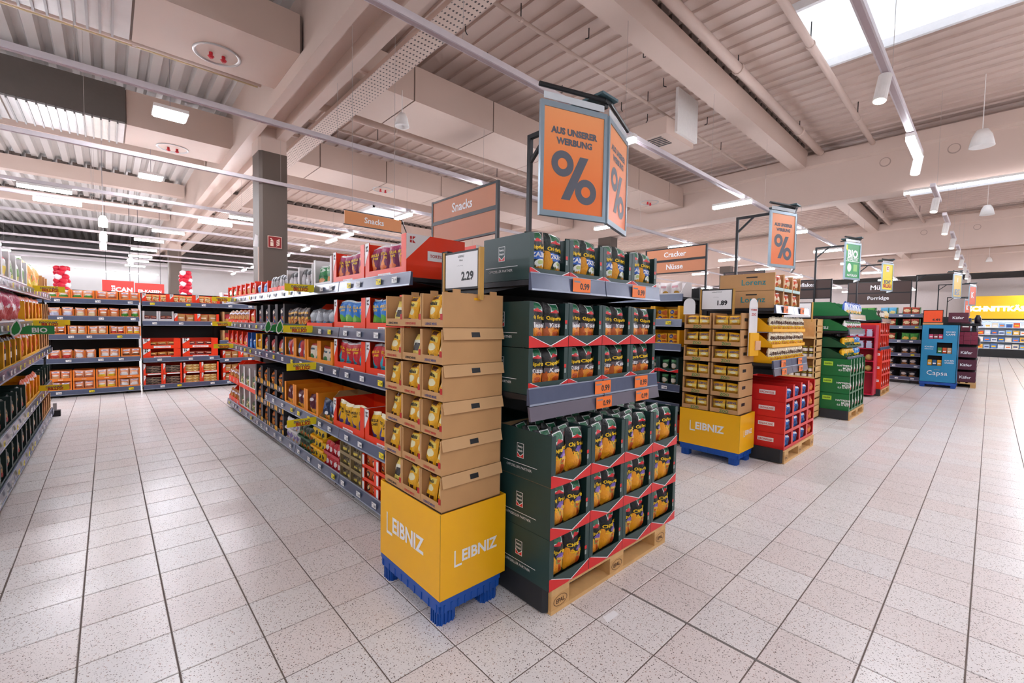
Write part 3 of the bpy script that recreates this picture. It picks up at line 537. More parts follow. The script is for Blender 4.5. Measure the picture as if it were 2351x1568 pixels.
_BM = {}
def bag_mesh(key, var=0):
    if (key, var) in _BM: return _BM[(key, var)]
    s = BD[key]; w_, h_, t_ = s['w'], s['h'], s['t']; nx, nz = 7, 9; sd = var*2.1+len(key)
    mb = MB(); tube = 'tube' in s['name'] or 'bottle' in s['name']
    def pt(u, v, side):
        e = 1-abs(2*u-1)**2.2; g = max(0, 1-abs(2*v-1)**(9 if tube else 3.2))
        d = t_/2*(max(e, 0)**.42)*(g**.5)
        if not tube: d += t_*.13*math.sin(5*u+7*v+sd)*e*g+t_*.07*math.sin(17*u-9*v+sd*2)*e*g
        if v > .93 or v < .05: d = .002+.0025*math.sin(46*u)*side
        x = (u-.5)*w_*(1-.07*g+(.02*math.sin(9*v+sd) if not tube else 0)); z = v*h_*(1-.03*math.sin(3*u+sd)*(v > .5))
        if 'bottle' in s['name'] and v > .75: x *= 1-(v-.75)*2.6; d *= 1-(v-.75)*2.4
        return Vector((x, side*d, z))
    k = mb.m(s['mat'])
    for side in (-1, 1):
        i = len(mb.v)
        for b in range(nz+1):
            for a in range(nx+1): mb.v.append(tuple(pt(a/nx, b/nz, side)))
        for b in range(nz):
            for a in range(nx):
                q = [i+b*(nx+1)+a, i+b*(nx+1)+a+1, i+(b+1)*(nx+1)+a+1, i+(b+1)*(nx+1)+a]
                uv = [(a/nx, b/nz), ((a+1)/nx, b/nz), ((a+1)/nx, (b+1)/nz), (a/nx, (b+1)/nz)]
                if side > 0: q.reverse(); uv = [(1-p[0], p[1]) for p in uv[::-1]]
                mb.f.append(tuple(q)); mb.mi.append(k); mb.uv.append(uv)
    for body, mat, cu, cv, wf in s['letters']:
        def fn(a, b, cu=cu, cv=cv):
            u = cu+a/w_; v = cv+b/h_
            p = pt(min(max(u, .02), .98), v, -1); return p+Vector((0, -.0025, 0))
        mb.text(body, None, None, None, mat, width=wf*w_, bold=.03, fn=fn)
    me = mb.mesh(s['name'], True); _BM[(key, var)] = me; return me

CT = {}
def ct(key, w_, h_, d, colr, desc, bag=None, n=2, rows=1, style='window', post=.02, lip=.06, inner=None, deco=(), side=(), bz=.009, lean=0., name='display_carton'):
    CT[key] = dict(w=w_, h=h_, d=d, col=colr, desc=desc, bag=bag, n=n, rows=rows, style=style, post=post, lip=lip, inner=inner or colr, deco=deco, side=side, bz=bz, lean=lean, name=name)
def emblem(mb, x, y, s_, ux, flip=False):
    pass
_CM = {}
def klogo(mb, at, fx, s_, mat):
    """square shop emblem: ring with a K of two blocks and two triangles, in a plane given by fx(a,b)->point"""
    def q(*pts): mb.face([fx(at[0]+a*s_, at[1]+b*s_) for a, b in pts], mat)
    q((-.5, -.5), (-.18, -.5), (-.18, -.05), (-.5, -.05)); q((-.5, .05), (-.18, .05), (-.18, .5), (-.5, .5)); q((-.05, .05), (.05, .05), (.5, .5), (-.05, .5)); q((-.05, -.05), (-.05, -.5), (.5, -.5), (.05, -.05))
def carton_mesh(key):
    if key in _CM: return _CM[key]
    s = CT[key]; w_, h_, d, c, t = s['w'], s['h'], s['d'], s['col'], .004; x0, x1 = -w_/2, w_/2; I = s['inner']; mb = MB()
    lip, post = s['lip'], s['post']
    mb.box(x0, x1, 0, d, 0, t, I)
    if s['style'] == 'window':
        mb.box(x0, x1, 0, t, 0, lip, c); mb.box(x0, x0+post, 0, t, lip, h_, c); mb.box(x1-post, x1, 0, t, lip, h_, c)
        for a, b in ((x0, x0+t), (x1-t, x1)): mb.box(a, b, t, d-t, 0, h_, c)
        mb.box(x0, x1, d-t, d, 0, h_, I)
    elif s['style'] == 'tray':
        mb.box(x0, x1, 0, t, 0, lip, c)
        pr = [(0, 0), (d, 0), (d, h_), (d*.5, h_), (0, lip)]
        mb.prism(pr, x0, x0+t, c, 'X'); mb.prism(pr, x1-t, x1, c, 'X'); mb.box(x0, x1, d-t, d, 0, h_, I)
    elif s['style'] == 'box':
        mb.box(x0, x1, 0, d, 0, h_, c)
    F = lambda a, b: (a, -.0014, b)
    for q in s['deco']:
        if q[0] == 'chev':
            mb.face([F(x0, .0), F(.02, .0), F(x0+.015, lip), F(x0, lip)], REDP); mb.face([F(.0, .0), F(x1, 0), F(x1, lip*.95)], REDP)
            mb.face([F(x0+.01, lip), F(x0+.02, lip), F(.03, .002), F(.018, .002)], WPRINT); mb.face([F(-.015, .0), F(0, 0), F(x1, lip*.95), F(x1, lip*1.03)], WPRINT)
        elif q[0] == 'tri': mb.face([F(x0, h_), F(x0, h_*.45), F(x0+post*.95, lip+.75*(h_-lip)), F(x0+post*.95, h_)], WPRINT); klogo(mb, (x0+post*.48, h_*.86), F, post*.6, RINK)
        elif q[0] == 'text': mb.text(q[1], (q[2], -.0016, q[3]), (1, 0, 0), (0, 0, 1), q[5], width=q[4], bold=.02)
        elif q[0] == 'rect': mb.face([F(q[1], q[3]), F(q[2], q[3]), F(q[2], q[4]), F(q[1], q[4])], q[5])
        elif q[0] == 'plate':
            mb.face([F(q[1]-q[3]/2, q[2]-q[4]/2), F(q[1]+q[3]/2, q[2]-q[4]/2), F(q[1]+q[3]/2, q[2]+q[4]/2), F(q[1]-q[3]/2, q[2]+q[4]/2)], WPRINT)
            mb.text(q[5], (q[1], -.0024, q[2]), (1, 0, 0), (0, 0, 1), RINK, width=q[3]*.82, bold=.02)
    for q in s['side']:
        for sg, xs in ((-1, x0-.0014), (1, x1+.0014)):
            G = lambda a, b: (xs, (d/2-a) if sg < 0 else (d/2+a), b); ux = (0, -1, 0) if sg < 0 else (0, 1, 0)
            if q[0] == 'plate':
                mb.face([G(q[1]-q[3]/2, q[2]-q[4]/2), G(q[1]+q[3]/2, q[2]-q[4]/2), G(q[1]+q[3]/2, q[2]+q[4]/2), G(q[1]-q[3]/2, q[2]+q[4]/2)], WPRINT)
                p = G(q[1], q[2]); mb.text(q[5], (p[0]+sg*.0012, p[1], p[2]), ux, (0, 0, 1), RINK, width=q[3]*.85, bold=.02)
            elif q[0] == 'text': p = G(q[2], q[3]); mb.text(q[1], (p[0]+sg*.0004, p[1], p[2]), ux, (0, 0, 1), q[5], width=q[4], bold=q[6] if len(q) > 6 else .02)
            elif q[0] == 'bigtri': mb.face([G(-d/2, h_), G(-d/2, h_*.42), G(-d/2+.19, h_)], WPRINT); klogo(mb, (-d/2+.05, h_*.87), lambda a, b: (G(a, b)[0]+sg*.0006, *G(a, b)[1:]), .045, RINK)
            elif q[0] == 'rect': mb.face([G(q[1], q[3]), G(q[2], q[3]), G(q[2], q[4]), G(q[1], q[4])], q[5])
            elif q[0] == 'shield':
                a, b, k = q[1], q[2], q[3]; H = lambda u, v: (G(a+u*k, b+v*k)[0]+sg*.0006, *G(a+u*k, b+v*k)[1:])
                mb.face([G(a-.56*k, b-.85*k), G(a+.56*k, b-.85*k), G(a+.56*k, b+.86*k), G(a-.56*k, b+.86*k)], WPRINT); mb.face([H(-.5, -.2), H(0, -.6), H(.5, -.2), H(.5, .8), H(-.5, .8)], GREENBOX); mb.face([H(-.5, -.78), H(.5, -.78), H(.5, -.32), H(0, -.72), H(-.5, -.32)], REDP)
                for i, tx in enumerate(('funny', 'frisch')): p = G(a, b+(.42-.42*i)*k); mb.text(tx, (p[0]+sg*.0014, p[1], p[2]), ux, (0, 0, 1), WPRINT, width=.8*k, bold=.03)
    me = mb.mesh(s['name']); _CM[key] = me; return me
CNAME = {'T': 'tortilla_carton', 'K': 'snack_carton', 'W': 'snack_carton', 'G': 'muesli_carton', 'B': 'snack_carton', 'C': 'snack_carton', 'O': 'snack_carton', 'D': 'snack_carton', 'Y': 'biscuit_tray', 'S': 'noodle_carton', 'L': 'bakery_carton', 'l': 'bakery_carton', 'R': 'bakery_carton', 'F': 'chip_carton', 'E': 'peanut_carton', 'P': 'display_tray', 'M': 'cereal_tray'}
CN2 = {'LE': 'biscuit_carton', 'LB': 'biscuit_carton', 'LW': 'biscuit_carton', 'LZ': 'biscuit_carton', 'LO': 'crisp_box', 'KF': 'maroon_carton', 'KG': 'wine_red_box', 'KN': 'cracker_carton', 'TU': 'cracker_carton', 'TS': 'snack_tube_carton', 'GRT': 'snack_carton', 'YC': 'snack_carton', 'STR': 'snack_carton', 'STM': 'snack_carton', 'STD': 'snack_carton', 'RX': 'cereal_carton', 'RY': 'cereal_carton'}
def cname(k): return CN2.get(k) or CNAME[k[0]]

KD = (('tri',),)
def kt(w_): return (('tri',), ('plate', 0, .036, w_*.34, .034, 'TORTILLACHIPS'))
for k, b, c in (('TO', 'tort_o', 'red tortilla carton with purple bags'), ('TB', 'tort_b', 'red tortilla carton with blue bags'), ('TR', 'tort_r', 'red tortilla carton with red bags'), ('TY', 'tort_y', 'red tortilla carton with yellow bags')):
    ct(k, .66 if k == 'TO' else .62, .31 if k == 'TO' else .285, .5 if k == 'TO' else .4, KRED, c, b, 4, 1, 'window', .07, .085, None, kt(.6), (('bigtri',), ('plate', .05, .17, .26, .07, 'TORTILLACHIPS')), .03)
ct('KR', .3, .22, .4, KRED, 'red carton', 'redc', 2, 1, 'window', .03, .06, None, KD+(('plate', 0, .03, .08, .025, 'SNACK'),))
ct('KRP', .3, .25, .4, KRED, 'red carton', 'pretz', 3, 1, 'tray', .02, .075, None, (('plate', 0, .036, .06, .04, 'K'),))
ct('KRB', .3, .19, .4, KRED, 'red carton', 'bluec', 2, 1, 'window', .025, .05, None, KD+(('plate', 0, .03, .09, .025, 'SNACK'),))
ct('KRG', .35, .22, .4, KRED, 'red carton', 'greenr', 2, 1, 'window', .03, .06, None, (('plate', 0, .03, .06, .04, 'K'),))
ct('KRK', .33, .24, .4, KRED, 'red carton', 'black', 3, 1, 'tray', .02, .09, None, (('plate', 0, .045, .05, .05, 'K'),))
ct('KRR', .32, .25, .4, KRED, 'red carton', 'redwh', 2, 1, 'window', .03, .06, None, (('plate', 0, .03, .06, .04, 'K'),))
ct('WG', .48, .29, .4, WCARD, 'white carton', 'green', 2, 1, 'window', .045, .06, None)
ct('WK', .44, .26, .4, WCARD, 'white carton', 'black', 3, 1, 'window', .02, .05, None, (('rect', -.05, .05, .01, .04, LABORANGE),))
ct('GRT', .7, .27, .4, KRED, 'red and white tray', 'grey', 4, 1, 'tray', .02, .07, WCARD)
ct('BKC', .34, .27, .4, BKCARD, 'black carton', 'brown', 3, 1, 'tray', .02, .05, CARDIN, (('rect', -.13, .02, .005, .035, ORCARD),))
ct('CAN', .34, .28, .4, BKCARD, 'dark carton', 'can', 2, 1, 'window', .05, .06, None, (('rect', -.12, -.02, .01, .04, WPRINT), ('rect', .04, .12, .015, .045, RINK)))
ct('OC', .37, .25, .4, ORCARD, 'orange carton', 'cream', 2, 1, 'window', .05, .07, None)
ct('OB', .33, .25, .4, ORCARD, 'orange carton', 'bluered', 2, 1, 'window', .04, .05, None)
ct('ON', .35, .28, .4, CARD, 'brown lined orange carton', 'navy', 2, 1, 'tray', .03, .05, CARDIN, (('rect', -.17, .17, 0, .045, ORCARD),))
ct('OW', .33, .27, .4, ORCARD, 'orange carton', 'wine', 2, 1, 'window', .05, .05, None)
ct('DR', .3, .25, .4, BKCARD, 'black carton', 'redwh', 2, 1, 'window', .045, .06, None, (('rect', -.12, -.04, .01, .05, WPRINT), ('rect', .03, .1, .012, .05, REDP)))
ct('YC', .3, .25, .4, YEL, 'yellow carton', 'redc', 2, 1, 'window', .045, .06, None)
ct('BC', .3, .25, .4, P('blue_card', '2f62b4', .4), 'blue carton', 'bluec', 2, 1, 'window', .02, .03, None)
ct('STR', .3, .34, .4, KRED, 'tall red carton', 'pretz', 3, 1, 'tray', .02, .1, None, (('plate', 0, .05, .06, .05, 'K'),))
ct('STM', .3, .34, .4, WCARD, 'white nut mix carton', 'mix', 2, 1, 'window', .03, .07, KRED, (('rect', -.15, .15, 0, .06, KRED),))
ct('STD', .33, .26, .4, BKCARD, 'black crisp carton', 'orangek', 2, 1, 'window', .05, .075, None, (('rect', -.16, -.11, .02, .085, YEL), ('rect', .11, .16, .02, .085, YEL), ('rect', -.025, .025, .02, .06, P('pale_dot', 'd8c8cc', .5))))
ct('BW', .24, .13, .4, WCARD, 'white carton', 'white', 2, 1, 'tray', .01, .02); ct('BG', .22, .13, .4, P('green_card', '2f5a3a', .5), 'green carton', 'dkgreen', 2, 1, 'tray', .01, .02)
ct('BY', .22, .105, .4, YEL, 'yellow carton', 'ylw', 2, 1, 'tray', .01, .02); ct('BR', .22, .125, .4, P('crimson_card', 'c41f33', .45), 'crimson carton', 'redsm', 2, 1, 'tray', .01, .03)
ct('BN', .22, .108, .4, P('tan_card', '9a8660', .55), 'tan carton', 'nutb', 2, 1, 'window', .01, .03); ct('BO', .25, .108, .4, KRED, 'red carton with white corner', 'orbowl', 2, 1, 'window', .04, .03, None, (('rect', -.125, -.09, .02, .1, WPRINT),))
# pretzel / bakery shelf
for i in range(9): ct('L%d' % i, .31, .2, .35, P('bakery_orange', 'f2832a', .45), 'orange bakery carton', 'bl%d' % i, 2, 1, 'window', .02, .06, None, (('text', 'Leibniz' if 0 else 'Gebäck', 0, .03, .07, WPRINT),))
for i in range(9): ct('l%d' % i, .155, .17, .35, MATS['bakery_orange'], 'narrow orange bakery carton', 'bl%d' % i, 1, 1, 'window', .008, .04)
ct('RT', .43, .2, .35, KRED, 'red bakery carton', 'toast', 3, 1, 'window', .06, .045, None, KD+(('plate', 0, .024, .15, .028, 'KNUSPER'),))
ct('RB', .38, .2, .35, KRED, 'red bread carton', 'brot', 2, 1, 'window', .05, .04, None, KD+(('plate', 0, .02, .12, .025, 'TOAST'),))
ct('RW', .26, .24, .35, P('pale_grey_card', 'd4d2d2', .5), 'pale grey carton', 'cherry', 2, 1, 'window', .03, .08)
ct('RC', .62, .215, .35, KRED, 'red cake carton', 'choc', 3, 1, 'window', .12, .075, None, KD+(('plate', 0, .038, .28, .04, 'LEBKUCHENHERZEN'),))
ct('RD', .62, .215, .35, KRED, 'red cherry cake carton', 'cherry', 3, 1, 'window', .12, .075, None, KD+(('plate', 0, .038, .28, .04, 'LEBKUCHENHERZEN'),))
ct('RS', .29, .23, .35, KRED, 'red bread stick carton', 'stick', 1, 3, 'window', .03, .04, None, (('tri',), ('rect', -.09, .11, .005, .03, WPRINT)))
ct('RL', .29, .23, .35, KRED, 'red golden stick carton', 'stickl', 1, 3, 'window', .03, .04, None, (('tri',), ('rect', -.09, .11, .005, .03, WPRINT)))
# promotion ends
FFS = (('shield', -.03, .15, .048), ('rect', -.17, .1, .075, .078, WPRINT), ('text', 'OFFIZIELLER PARTNER', -.04, .055, .2, WPRINT, 0))
FFD = (('chev',), ('rect', .127, .145, .13, .15, REDP), ('rect', .129, .143, .1, .125, P('pale_print', '9aa6a2', .5)))
ct('FZ', .318, .245, .38, GREENBOX, 'green chip carton', 'ff_z', 2, 1, 'window', .032, .062, None, FFD, FFS, .03)
ct('FK', .318, .246, .38, GREENBOX, 'green chip carton', 'ff_k', 2, 1, 'window', .032, .062, None, FFD, FFS, .012)
ct('FO', .332, .272, .4, GREENBOX, 'green chip carton', 'ff_o', 2, 1, 'window', .034, .065, None, FFD, FFS, .03)
ct('FOT', .332, .272, .4, GREENBOX, 'green chip carton', 'ff_o', 2, 4, 'window', .034, .065, CARDIN, FFD, FFS, .035)
ct('ER', .3, .18, .7, P('peanut_red', 'd8201c', .42), 'red peanut carton', 'erd', 2, 1, 'window', .03, .035, None, (), (('plate', .16, .1, .17, .045, 'ERDNÜSSE'),), .012)
ct('ERR', .3, .18, .7, MATS['peanut_red'], 'red peanut carton', 'erdr', 2, 1, 'window', .03, .035, None, (), (('plate', .16, .1, .17, .045, 'ERDNÜSSE'),), .012)
ct('YT', .32, .16, .3, YEL, 'yellow biscuit tray', 'sweet', 4, 1, 'tray', .01, .035)
TEAL = P('teal_ink', '1a8a92', .5)
ct('LO', .32, .2, .6, CARD, 'brown crisp box', 'lor', 2, 1, 'window', .02, .04, CARDIN, (('rect', -.15, .15, .004, .04, P('pale_teal_print', 'a8c8c0', .5)),), (('text', 'Lorenz', .08, .1, .26, TEAL, .01), ('rect', 0, .12, .15, .165, DARK)))
ct('GM', .24, .29, .69, P('muesli_green', '0f6a34', .45), 'green muesli box', 'wred', 2, 1, 'window', .03, .03, None, (('rect', -.12, -.1, 0, .29, P('pale_green_print', 'cfd8c8', .5)),), (('rect', -.03, .1, .17, .24, P('lime_print', 'a8d83a', .5)), ('text', 'HAFER', .035, .205, .1, INK), ('text', 'HAFTREINE', .26, .18, .2, WPRINT), ('text', 'MÜSLI', .3, .14, .12, WPRINT), ('text', '0,5 G FETT', .27, .1, .18, WPRINT)), .03)
ct('GT', .24, .2, .5, MATS['muesli_green'], 'green sloped tray', 'wred', 3, 1, 'tray', .01, .06, None, (), (('text', 'MÜSLI', -.1, .06, .16, WPRINT),))
ct('GW', .3, .24, .5, MATS['muesli_green'], 'green tray of white bags', 'wbl', 3, 1, 'tray', .01, .05)
ct('GY', .24, .17, .5, P('deep_green_card', '0c4a2c', .45), 'deep green tray', 'ybox', 2, 1, 'tray', .01, .035); ct('GB', .24, .17, .5, MATS['deep_green_card'], 'deep green tray', 'blu2', 2, 1, 'tray', .01, .035)
ct('GK', .3, .25, .5, MATS['muesli_green'], 'green tray of brown bags', 'brw', 3, 1, 'tray', .01, .05); ct('GC', .3, .25, .5, MATS['muesli_green'], 'green tray of cream bags', 'creamo', 3, 1, 'tray', .01, .05)
ct('RX', .3, .3, .7, KRED, 'tall red cereal carton', 'redpk', 2, 1, 'window', .04, .05, None, (), (('plate', .2, .2, .22, .05, 'CORNFLAKES'),), .03)
ct('RY', .25, .29, .5, KRED, 'red cereal carton', 'redpk', 2, 1, 'window', .03, .04)
ct('PKs', .17, .1, .3, P('pink_card', 'd81f4a', .45), 'pink display tray', 'wred', 2, 1, 'tray', .01, .03)
for i, b in enumerate(('gpk', 'bpk', 'rpk', 'dpk')): ct('M%d' % i, .33, .23, .35, (MATS['muesli_green'], MATS['muesli_green'], MATS['muesli_green'], BKCARD)[i], 'cereal tray', b, 2, 1, 'tray', .01, .04)
ct('KF', .38, .27, .4, P('maroon_card', '5a1f33', .5), 'maroon carton', None, 0, 0, 'box', .0, .0, None, (('text', 'Käfer', 0, .13, .22, WPRINT),), (('text', 'Käfer', 0, .13, .24, WPRINT, 0),))
ct('KG', .13, .11, .2, P('wine_card', '8a1f3f', .4), 'wine red box', None, 0, 0, 'box')
ct('KN', .33, .2, .3, WCARD, 'white cracker carton', 'knab', 2, 1, 'tray', .01, .05); ct('TU', .36, .21, .3, YEL, 'yellow cracker carton', 'tuc', 2, 2, 'window', .03, .05, None, (('text', 'MINI', 0, .025, .09, BINK),))
ct('TS', .3, .19, .3, GREENBOX, 'green tube carton', 'tube', 2, 1, 'window', .03, .045, None, (('chev',),))
ct('SP', .38, .3, .35, WCARD, 'white noodle carton', 'soup', 2, 1, 'window', .03, .06); ct('SV', .38, .3, .35, WCARD, 'white noodle carton', 'veg', 2, 1, 'window', .03, .06)
ct('SG', .5, .12, .35, YEL, 'low yellow tray', 'gold', 2, 1, 'tray', .01, .03); ct('SK', .5, .1, .35, WCARD, 'low white tray', 'pink', 2, 1, 'tray', .01, .05)
ct('SY', .36, .25, .35, YEL, 'yellow noodle carton', 'yred', 2, 1, 'window', .03, .06); ct('SB', .3, .26, .35, YEL, 'yellow sauce carton', 'bott', 3, 1, 'window', .02, .04); ct('SD', .3, .28, .35, GREENBOX, 'dark green noodle carton', 'dkg', 2, 1, 'window', .025, .06, CARDIN)
ct('SC', .3, .26, .35, CARD, 'brown noodle carton', 'redwh', 2, 1, 'window', .03, .05, CARDIN)
ct('LE', .2, .178, .39, CARD, 'brown biscuit carton', 'leib', 2, 1, 'window', .012, .045, CARDIN, (('text', 'LEIBNIZ MINIS', -.01, .02, .11, RINK), ('rect', .075, .096, .04, .07, RINK)), (), .012, .2)
ct('LW', .2, .178, .39, CARD, 'brown biscuit carton', 'leibw', 1, 1, 'window', .012, .045, CARDIN, (('text', 'LEIBNIZ MINIS', -.01, .02, .11, INK), ('rect', .075, .096, .04, .07, RINK)), (), .012, .2)
ct('LB', .2, .178, .39, CARD, 'brown biscuit carton', 'leib', 2, 1, 'window', .012, .045, CARDIN, (('text', 'LEIBNIZ MINIS', -.01, .02, .11, BINK), ('rect', .075, .096, .04, .07, RINK)), (), .012, .2)
ct('LZ', .31, .182, .4, CARD, 'brown biscuit carton', 'zoo', 2, 1, 'window', .012, .05, CARDIN, (('text', 'ZOO', 0, .025, .1, GREENP),), (('rect', -.12, -.02, .09, .125, DARK),), .03)

NB = 0
def words_ok(s): 
    n = len(s.split()); assert 4 <= n <= 16, s
    return s
def place(key, x, y, z, rz, where, gr, who, fit=None):
    """one carton with its packs; WHERE tells the carton apart, WHO is a short form of it for the packs"""
    global NB
    s = CT[key]; o = put(cname(key), carton_mesh(key), (x, y, z), rz, None, words_ok(s['desc']+' '+where), 'carton', gr)
    fx = 1.0 if fit is None else max(.75, min(1.12, fit/s['w'])); o.scale = (fx, 1, 1)
    if s['bag']:
        b = BD[s['bag']]; n, rows = s['n'], s['rows']; rot = Matrix.Rotation(rz, 3, 'Z'); inner = fx*(s['w']-2*max(s['post']*.55, .006))
        for j in range(rows):
            flat = 'stick' in b['name'] or b['name'] == 'cracker_pack'
            for i in range(n):
                lx = -inner/2+inner*(i+.5)/n+R.uniform(-.0015, .0015)
                ly = .005+b['t']*.72+(0 if flat else j*(b['t']*1.2+.003)); lz = s['bz']+(j*(b['h']*.88) if flat else 0)
                p = rot @ Vector((lx, ly, 0)); NB += 1
                pos = '' if n*rows == 1 else (ORD[j*n+i]+' ')
                q = put(b['name'], bag_mesh(s['bag'], NB % 3), (x+p.x, y+p.y, z+lz), rz+R.uniform(-.03, .03), None, words_ok(pos+b['desc']+' in '+who), b['cat'], 'packs in cartons '+gr.replace('cartons ', ''))
                if not flat: q.rotation_euler = (-s['lean']*R.uniform(.6, 1.3)*1.2, R.uniform(-.018, .018), q.rotation_euler[2])
                k = min(1.25, inner/n/b['w']*.975)
                q.scale = (k, 1, R.uniform(.96, 1.0))
    return o
TIER = {1: [''], 2: ['lower ', 'upper '], 3: ['bottom ', 'middle ', 'top '], 4: ['bottom ', 'second ', 'third ', 'top ']}
def row(face, front, z, entries, rowname, gr, end='near'):
    """entries (from, to, carton kind, tiers) along a shelf; counted from its END"""
    c = 0; rz = {'W': -PI/2, 'E': PI/2, 'S': 0}[face]
    for e in entries:
        a0, a1, key = e[:3]; nt_ = e[3] if len(e) > 3 else 1; s = CT[key]; n = max(1, round((a1-a0)/(s['w']+.004))); st = (a1-a0)/n
        for i in range(n):
            m = a0+st*(i+.5); o_ = ORD[c] if c < 16 else 'last but '+ORD[c-16]; c += 1
            for t in range(nt_):
                x, y = (front, m) if face != 'S' else (m, front); tw = TIER[nt_][t]
                place(key, x, y, z+t*(s['h']+.003), rz, '%s%s from %s end of %s' % (tw, o_, end, rowname), gr, '%s%s carton of %s' % (tw, o_, rowname), st-.004)
# ------------------------------------------------------------------ shelving
SHB = P('shelf_board', '26262a', .45, .1); BACKP = P('shelf_back', '141416', .6, .05)
def price_card(parent, x, z, body, c=WPRINT, wd=.075, y=-.0185, hh=.042, name='price_label'):
    mb = MB(); mb.box(x-wd/2, x+wd/2, y-.0015, y, z-hh/2, z+hh/2, c)
    if body: mb.text(body, (x+wd*.16, y-.0022, z-hh*.08), (1, 0, 0), (0, 0, 1), INK, height=hh*.5, bold=.03)
    mb.box(x-wd*.44, x-wd*.1, y-.002, y-.0015, z+hh*.18, z+hh*.3, P('fine_print', '8a8a90', .6), 'F')
    return put(name, mb.mesh(name), parent=parent)
_bay = {}
def bay(label, loc, rz, wd, levels, base=.12, H=2.05, dp=.52, group='shelf bays', cards=2, txt=('1.39', '0.99', '1.19', '2.49'), two=False, nobase=False):
    r = thing('shelf_bay', label, 'shelf', loc, rz, group); key = (wd, dp, H, tuple(levels), base, two); first = key not in _bay
    if first:
        D = {}
        mb = MB(); mb.box(-wd/2, wd/2, dp-.02, dp, .08, H, BACKP); D['back_panel'] = mb.mesh('back_panel')
        mb = MB(); mb.box(-.02, .02, dp-.06, dp-.02, 0, H, DARK); D['upright'] = mb.mesh('upright')
        mb = MB(); mb.box(-wd/2, wd/2, .09, .11, .0, .08, P('plinth_grey', '4a4746', .6)); D['plinth'] = mb.mesh('plinth')
        mb = MB(); mb.tube((0, .07, 0), (0, .07, .012), .035, DARK, 10); mb.tube((0, .07, .012), (0, .07, .09), .012, DARK, 8); D['foot'] = mb.mesh('foot')
        mb = MB(); mb.box(-wd/2+.003, wd/2-.003, .012, dp-.02, -.028, 0, SHB)
        for sx in (-1, 1): mb.prism([(.02, -.028), (dp-.03, -.028), (dp-.03, -.09)], sx*(wd/2-.03), sx*(wd/2-.02), DARK, 'X')
        D['shelf'] = mb.mesh('shelf')
        ww = wd if not two else wd/2
        mb = MB(); mb.prism([(-.012, -.052), (.012, -.055), (.012, .036), (-.002, .034)], -ww/2+.004, ww/2-.004, RAIL, 'X'); mb.prism([(-.016, -.056), (-.008, -.056), (-.008, -.046), (-.014, -.046)], -ww/2+.004, ww/2-.004, RAILEDGE, 'X'); mb.prism([(-.004, .034), (.004, .034), (.004, .04), (-.004, .04)], -ww/2+.004, ww/2-.004, RAILEDGE, 'X')
        D['price_rail'] = mb.mesh('price_rail'); _bay[key] = D
    D = _bay[key]
    put('back_panel', D['back_panel'], parent=r)
    for sx in (-1, 1): put('upright', D['upright'], (sx*(wd/2-.022), 0, 0), parent=r)
    for sx in (() if nobase else (-1, 1)): put('foot', D['foot'], (sx*(wd/2-.2), 0, 0), parent=r)
    if not nobase: put('plinth', D['plinth'], parent=r)
    for z in ([] if nobase else [base])+list(levels):
        s = put('shelf', D['shelf'], (0, 0, z), parent=r)
        for dx in ((-wd/4, wd/4) if two else (0,)): put('price_rail', D['price_rail'], (dx, 0, 0), parent=s)
        for i in range(cards):
            c = YELLAB if R.random() < .3 else WPRINT
            price_card(s, -wd/2+wd*(i+.3+.5*R.random())/cards, -.008, R.choice(txt), c)
    return r

# snack gondola: five bays along the aisle
LV = [.54, 1.085, 1.442, 1.845]
GY0, BW_ = 2.66, 1.255
SN = ('first', 'second', 'third', 'fourth', 'fifth')
for i in range(5):
    bay('dark shelf bay of the snack aisle, %s from the promotion end' % SN[i], (1.515, GY0+BW_*(i+.5), 0), -PI/2, BW_-.004, [l for l in LV if not (l == .54 and i > 2)] if i > 2 else LV, group='snack gondola bays', cards=4, dp=.56)
    bay('dark shelf bay on the far face of the snack gondola, %s from the promotion end' % SN[i], (2.92, GY0+BW_*(i+.5), 0), PI/2, BW_-.004, LV, group='snack gondola rear bays', cards=0, dp=.8)
SG_ = 'cartons of the snack aisle'
row('W', 1.53, 1.847, [(2.76, 3.42, 'TO'), (3.44, 4.1, 'TO'), (4.14, 4.62, 'WG'), (4.66, 5.52, 'WK'), (5.54, 6.3, 'KRK'), (6.34, 6.98, 'KRB'), (7.0, 8.2, 'KR'), (8.22, 8.9, 'KRG')], 'the top snack shelf', SG_)
row('W', 1.53, 1.444, [(2.78, 3.4, 'TB'), (3.42, 4.08, 'TB'), (4.12, 4.84, 'GRT'), (4.88, 5.6, 'BKC'), (5.62, 6.98, 'CAN'), (7.0, 7.42, 'KR'), (7.45, 8.9, 'KRP')], 'the second snack shelf', SG_)
row('W', 1.53, 1.087, [(2.78, 3.4, 'TR'), (3.42, 4.08, 'TR'), (4.12, 4.84, 'OC'), (4.86, 5.62, 'OB'), (5.64, 6.66, 'DR'), (6.68, 6.98, 'YC'), (7.0, 7.48, 'BC'), (7.5, 8.9, 'KRR')], 'the third snack shelf', SG_)
row('W', 1.53, .542, [(2.78, 3.42, 'TY'), (3.44, 4.1, 'TY'), (4.13, 4.48, 'ON'), (4.5, 5.64, 'OW')], 'the fourth snack shelf', SG_)
row('W', 1.53, .122, [(5.68, 6.34, 'STD', 3), (6.36, 7.02, 'STD', 3), (7.04, 8.1, 'STM', 2), (8.12, 8.9, 'STR', 2)], 'the far floor stack', 'cartons stacked at the far snack end')
row('W', 1.53, .122, [(2.7, 3.47, 'BO', 3), (3.49, 3.95, 'BN', 3), (3.97, 4.36, 'BR', 2), (4.38, 4.74, 'BY', 3), (4.76, 5.16, 'BG', 2), (5.18, 5.64, 'BW', 2)], 'the snack base shelf', 'cartons on the snack base shelf')
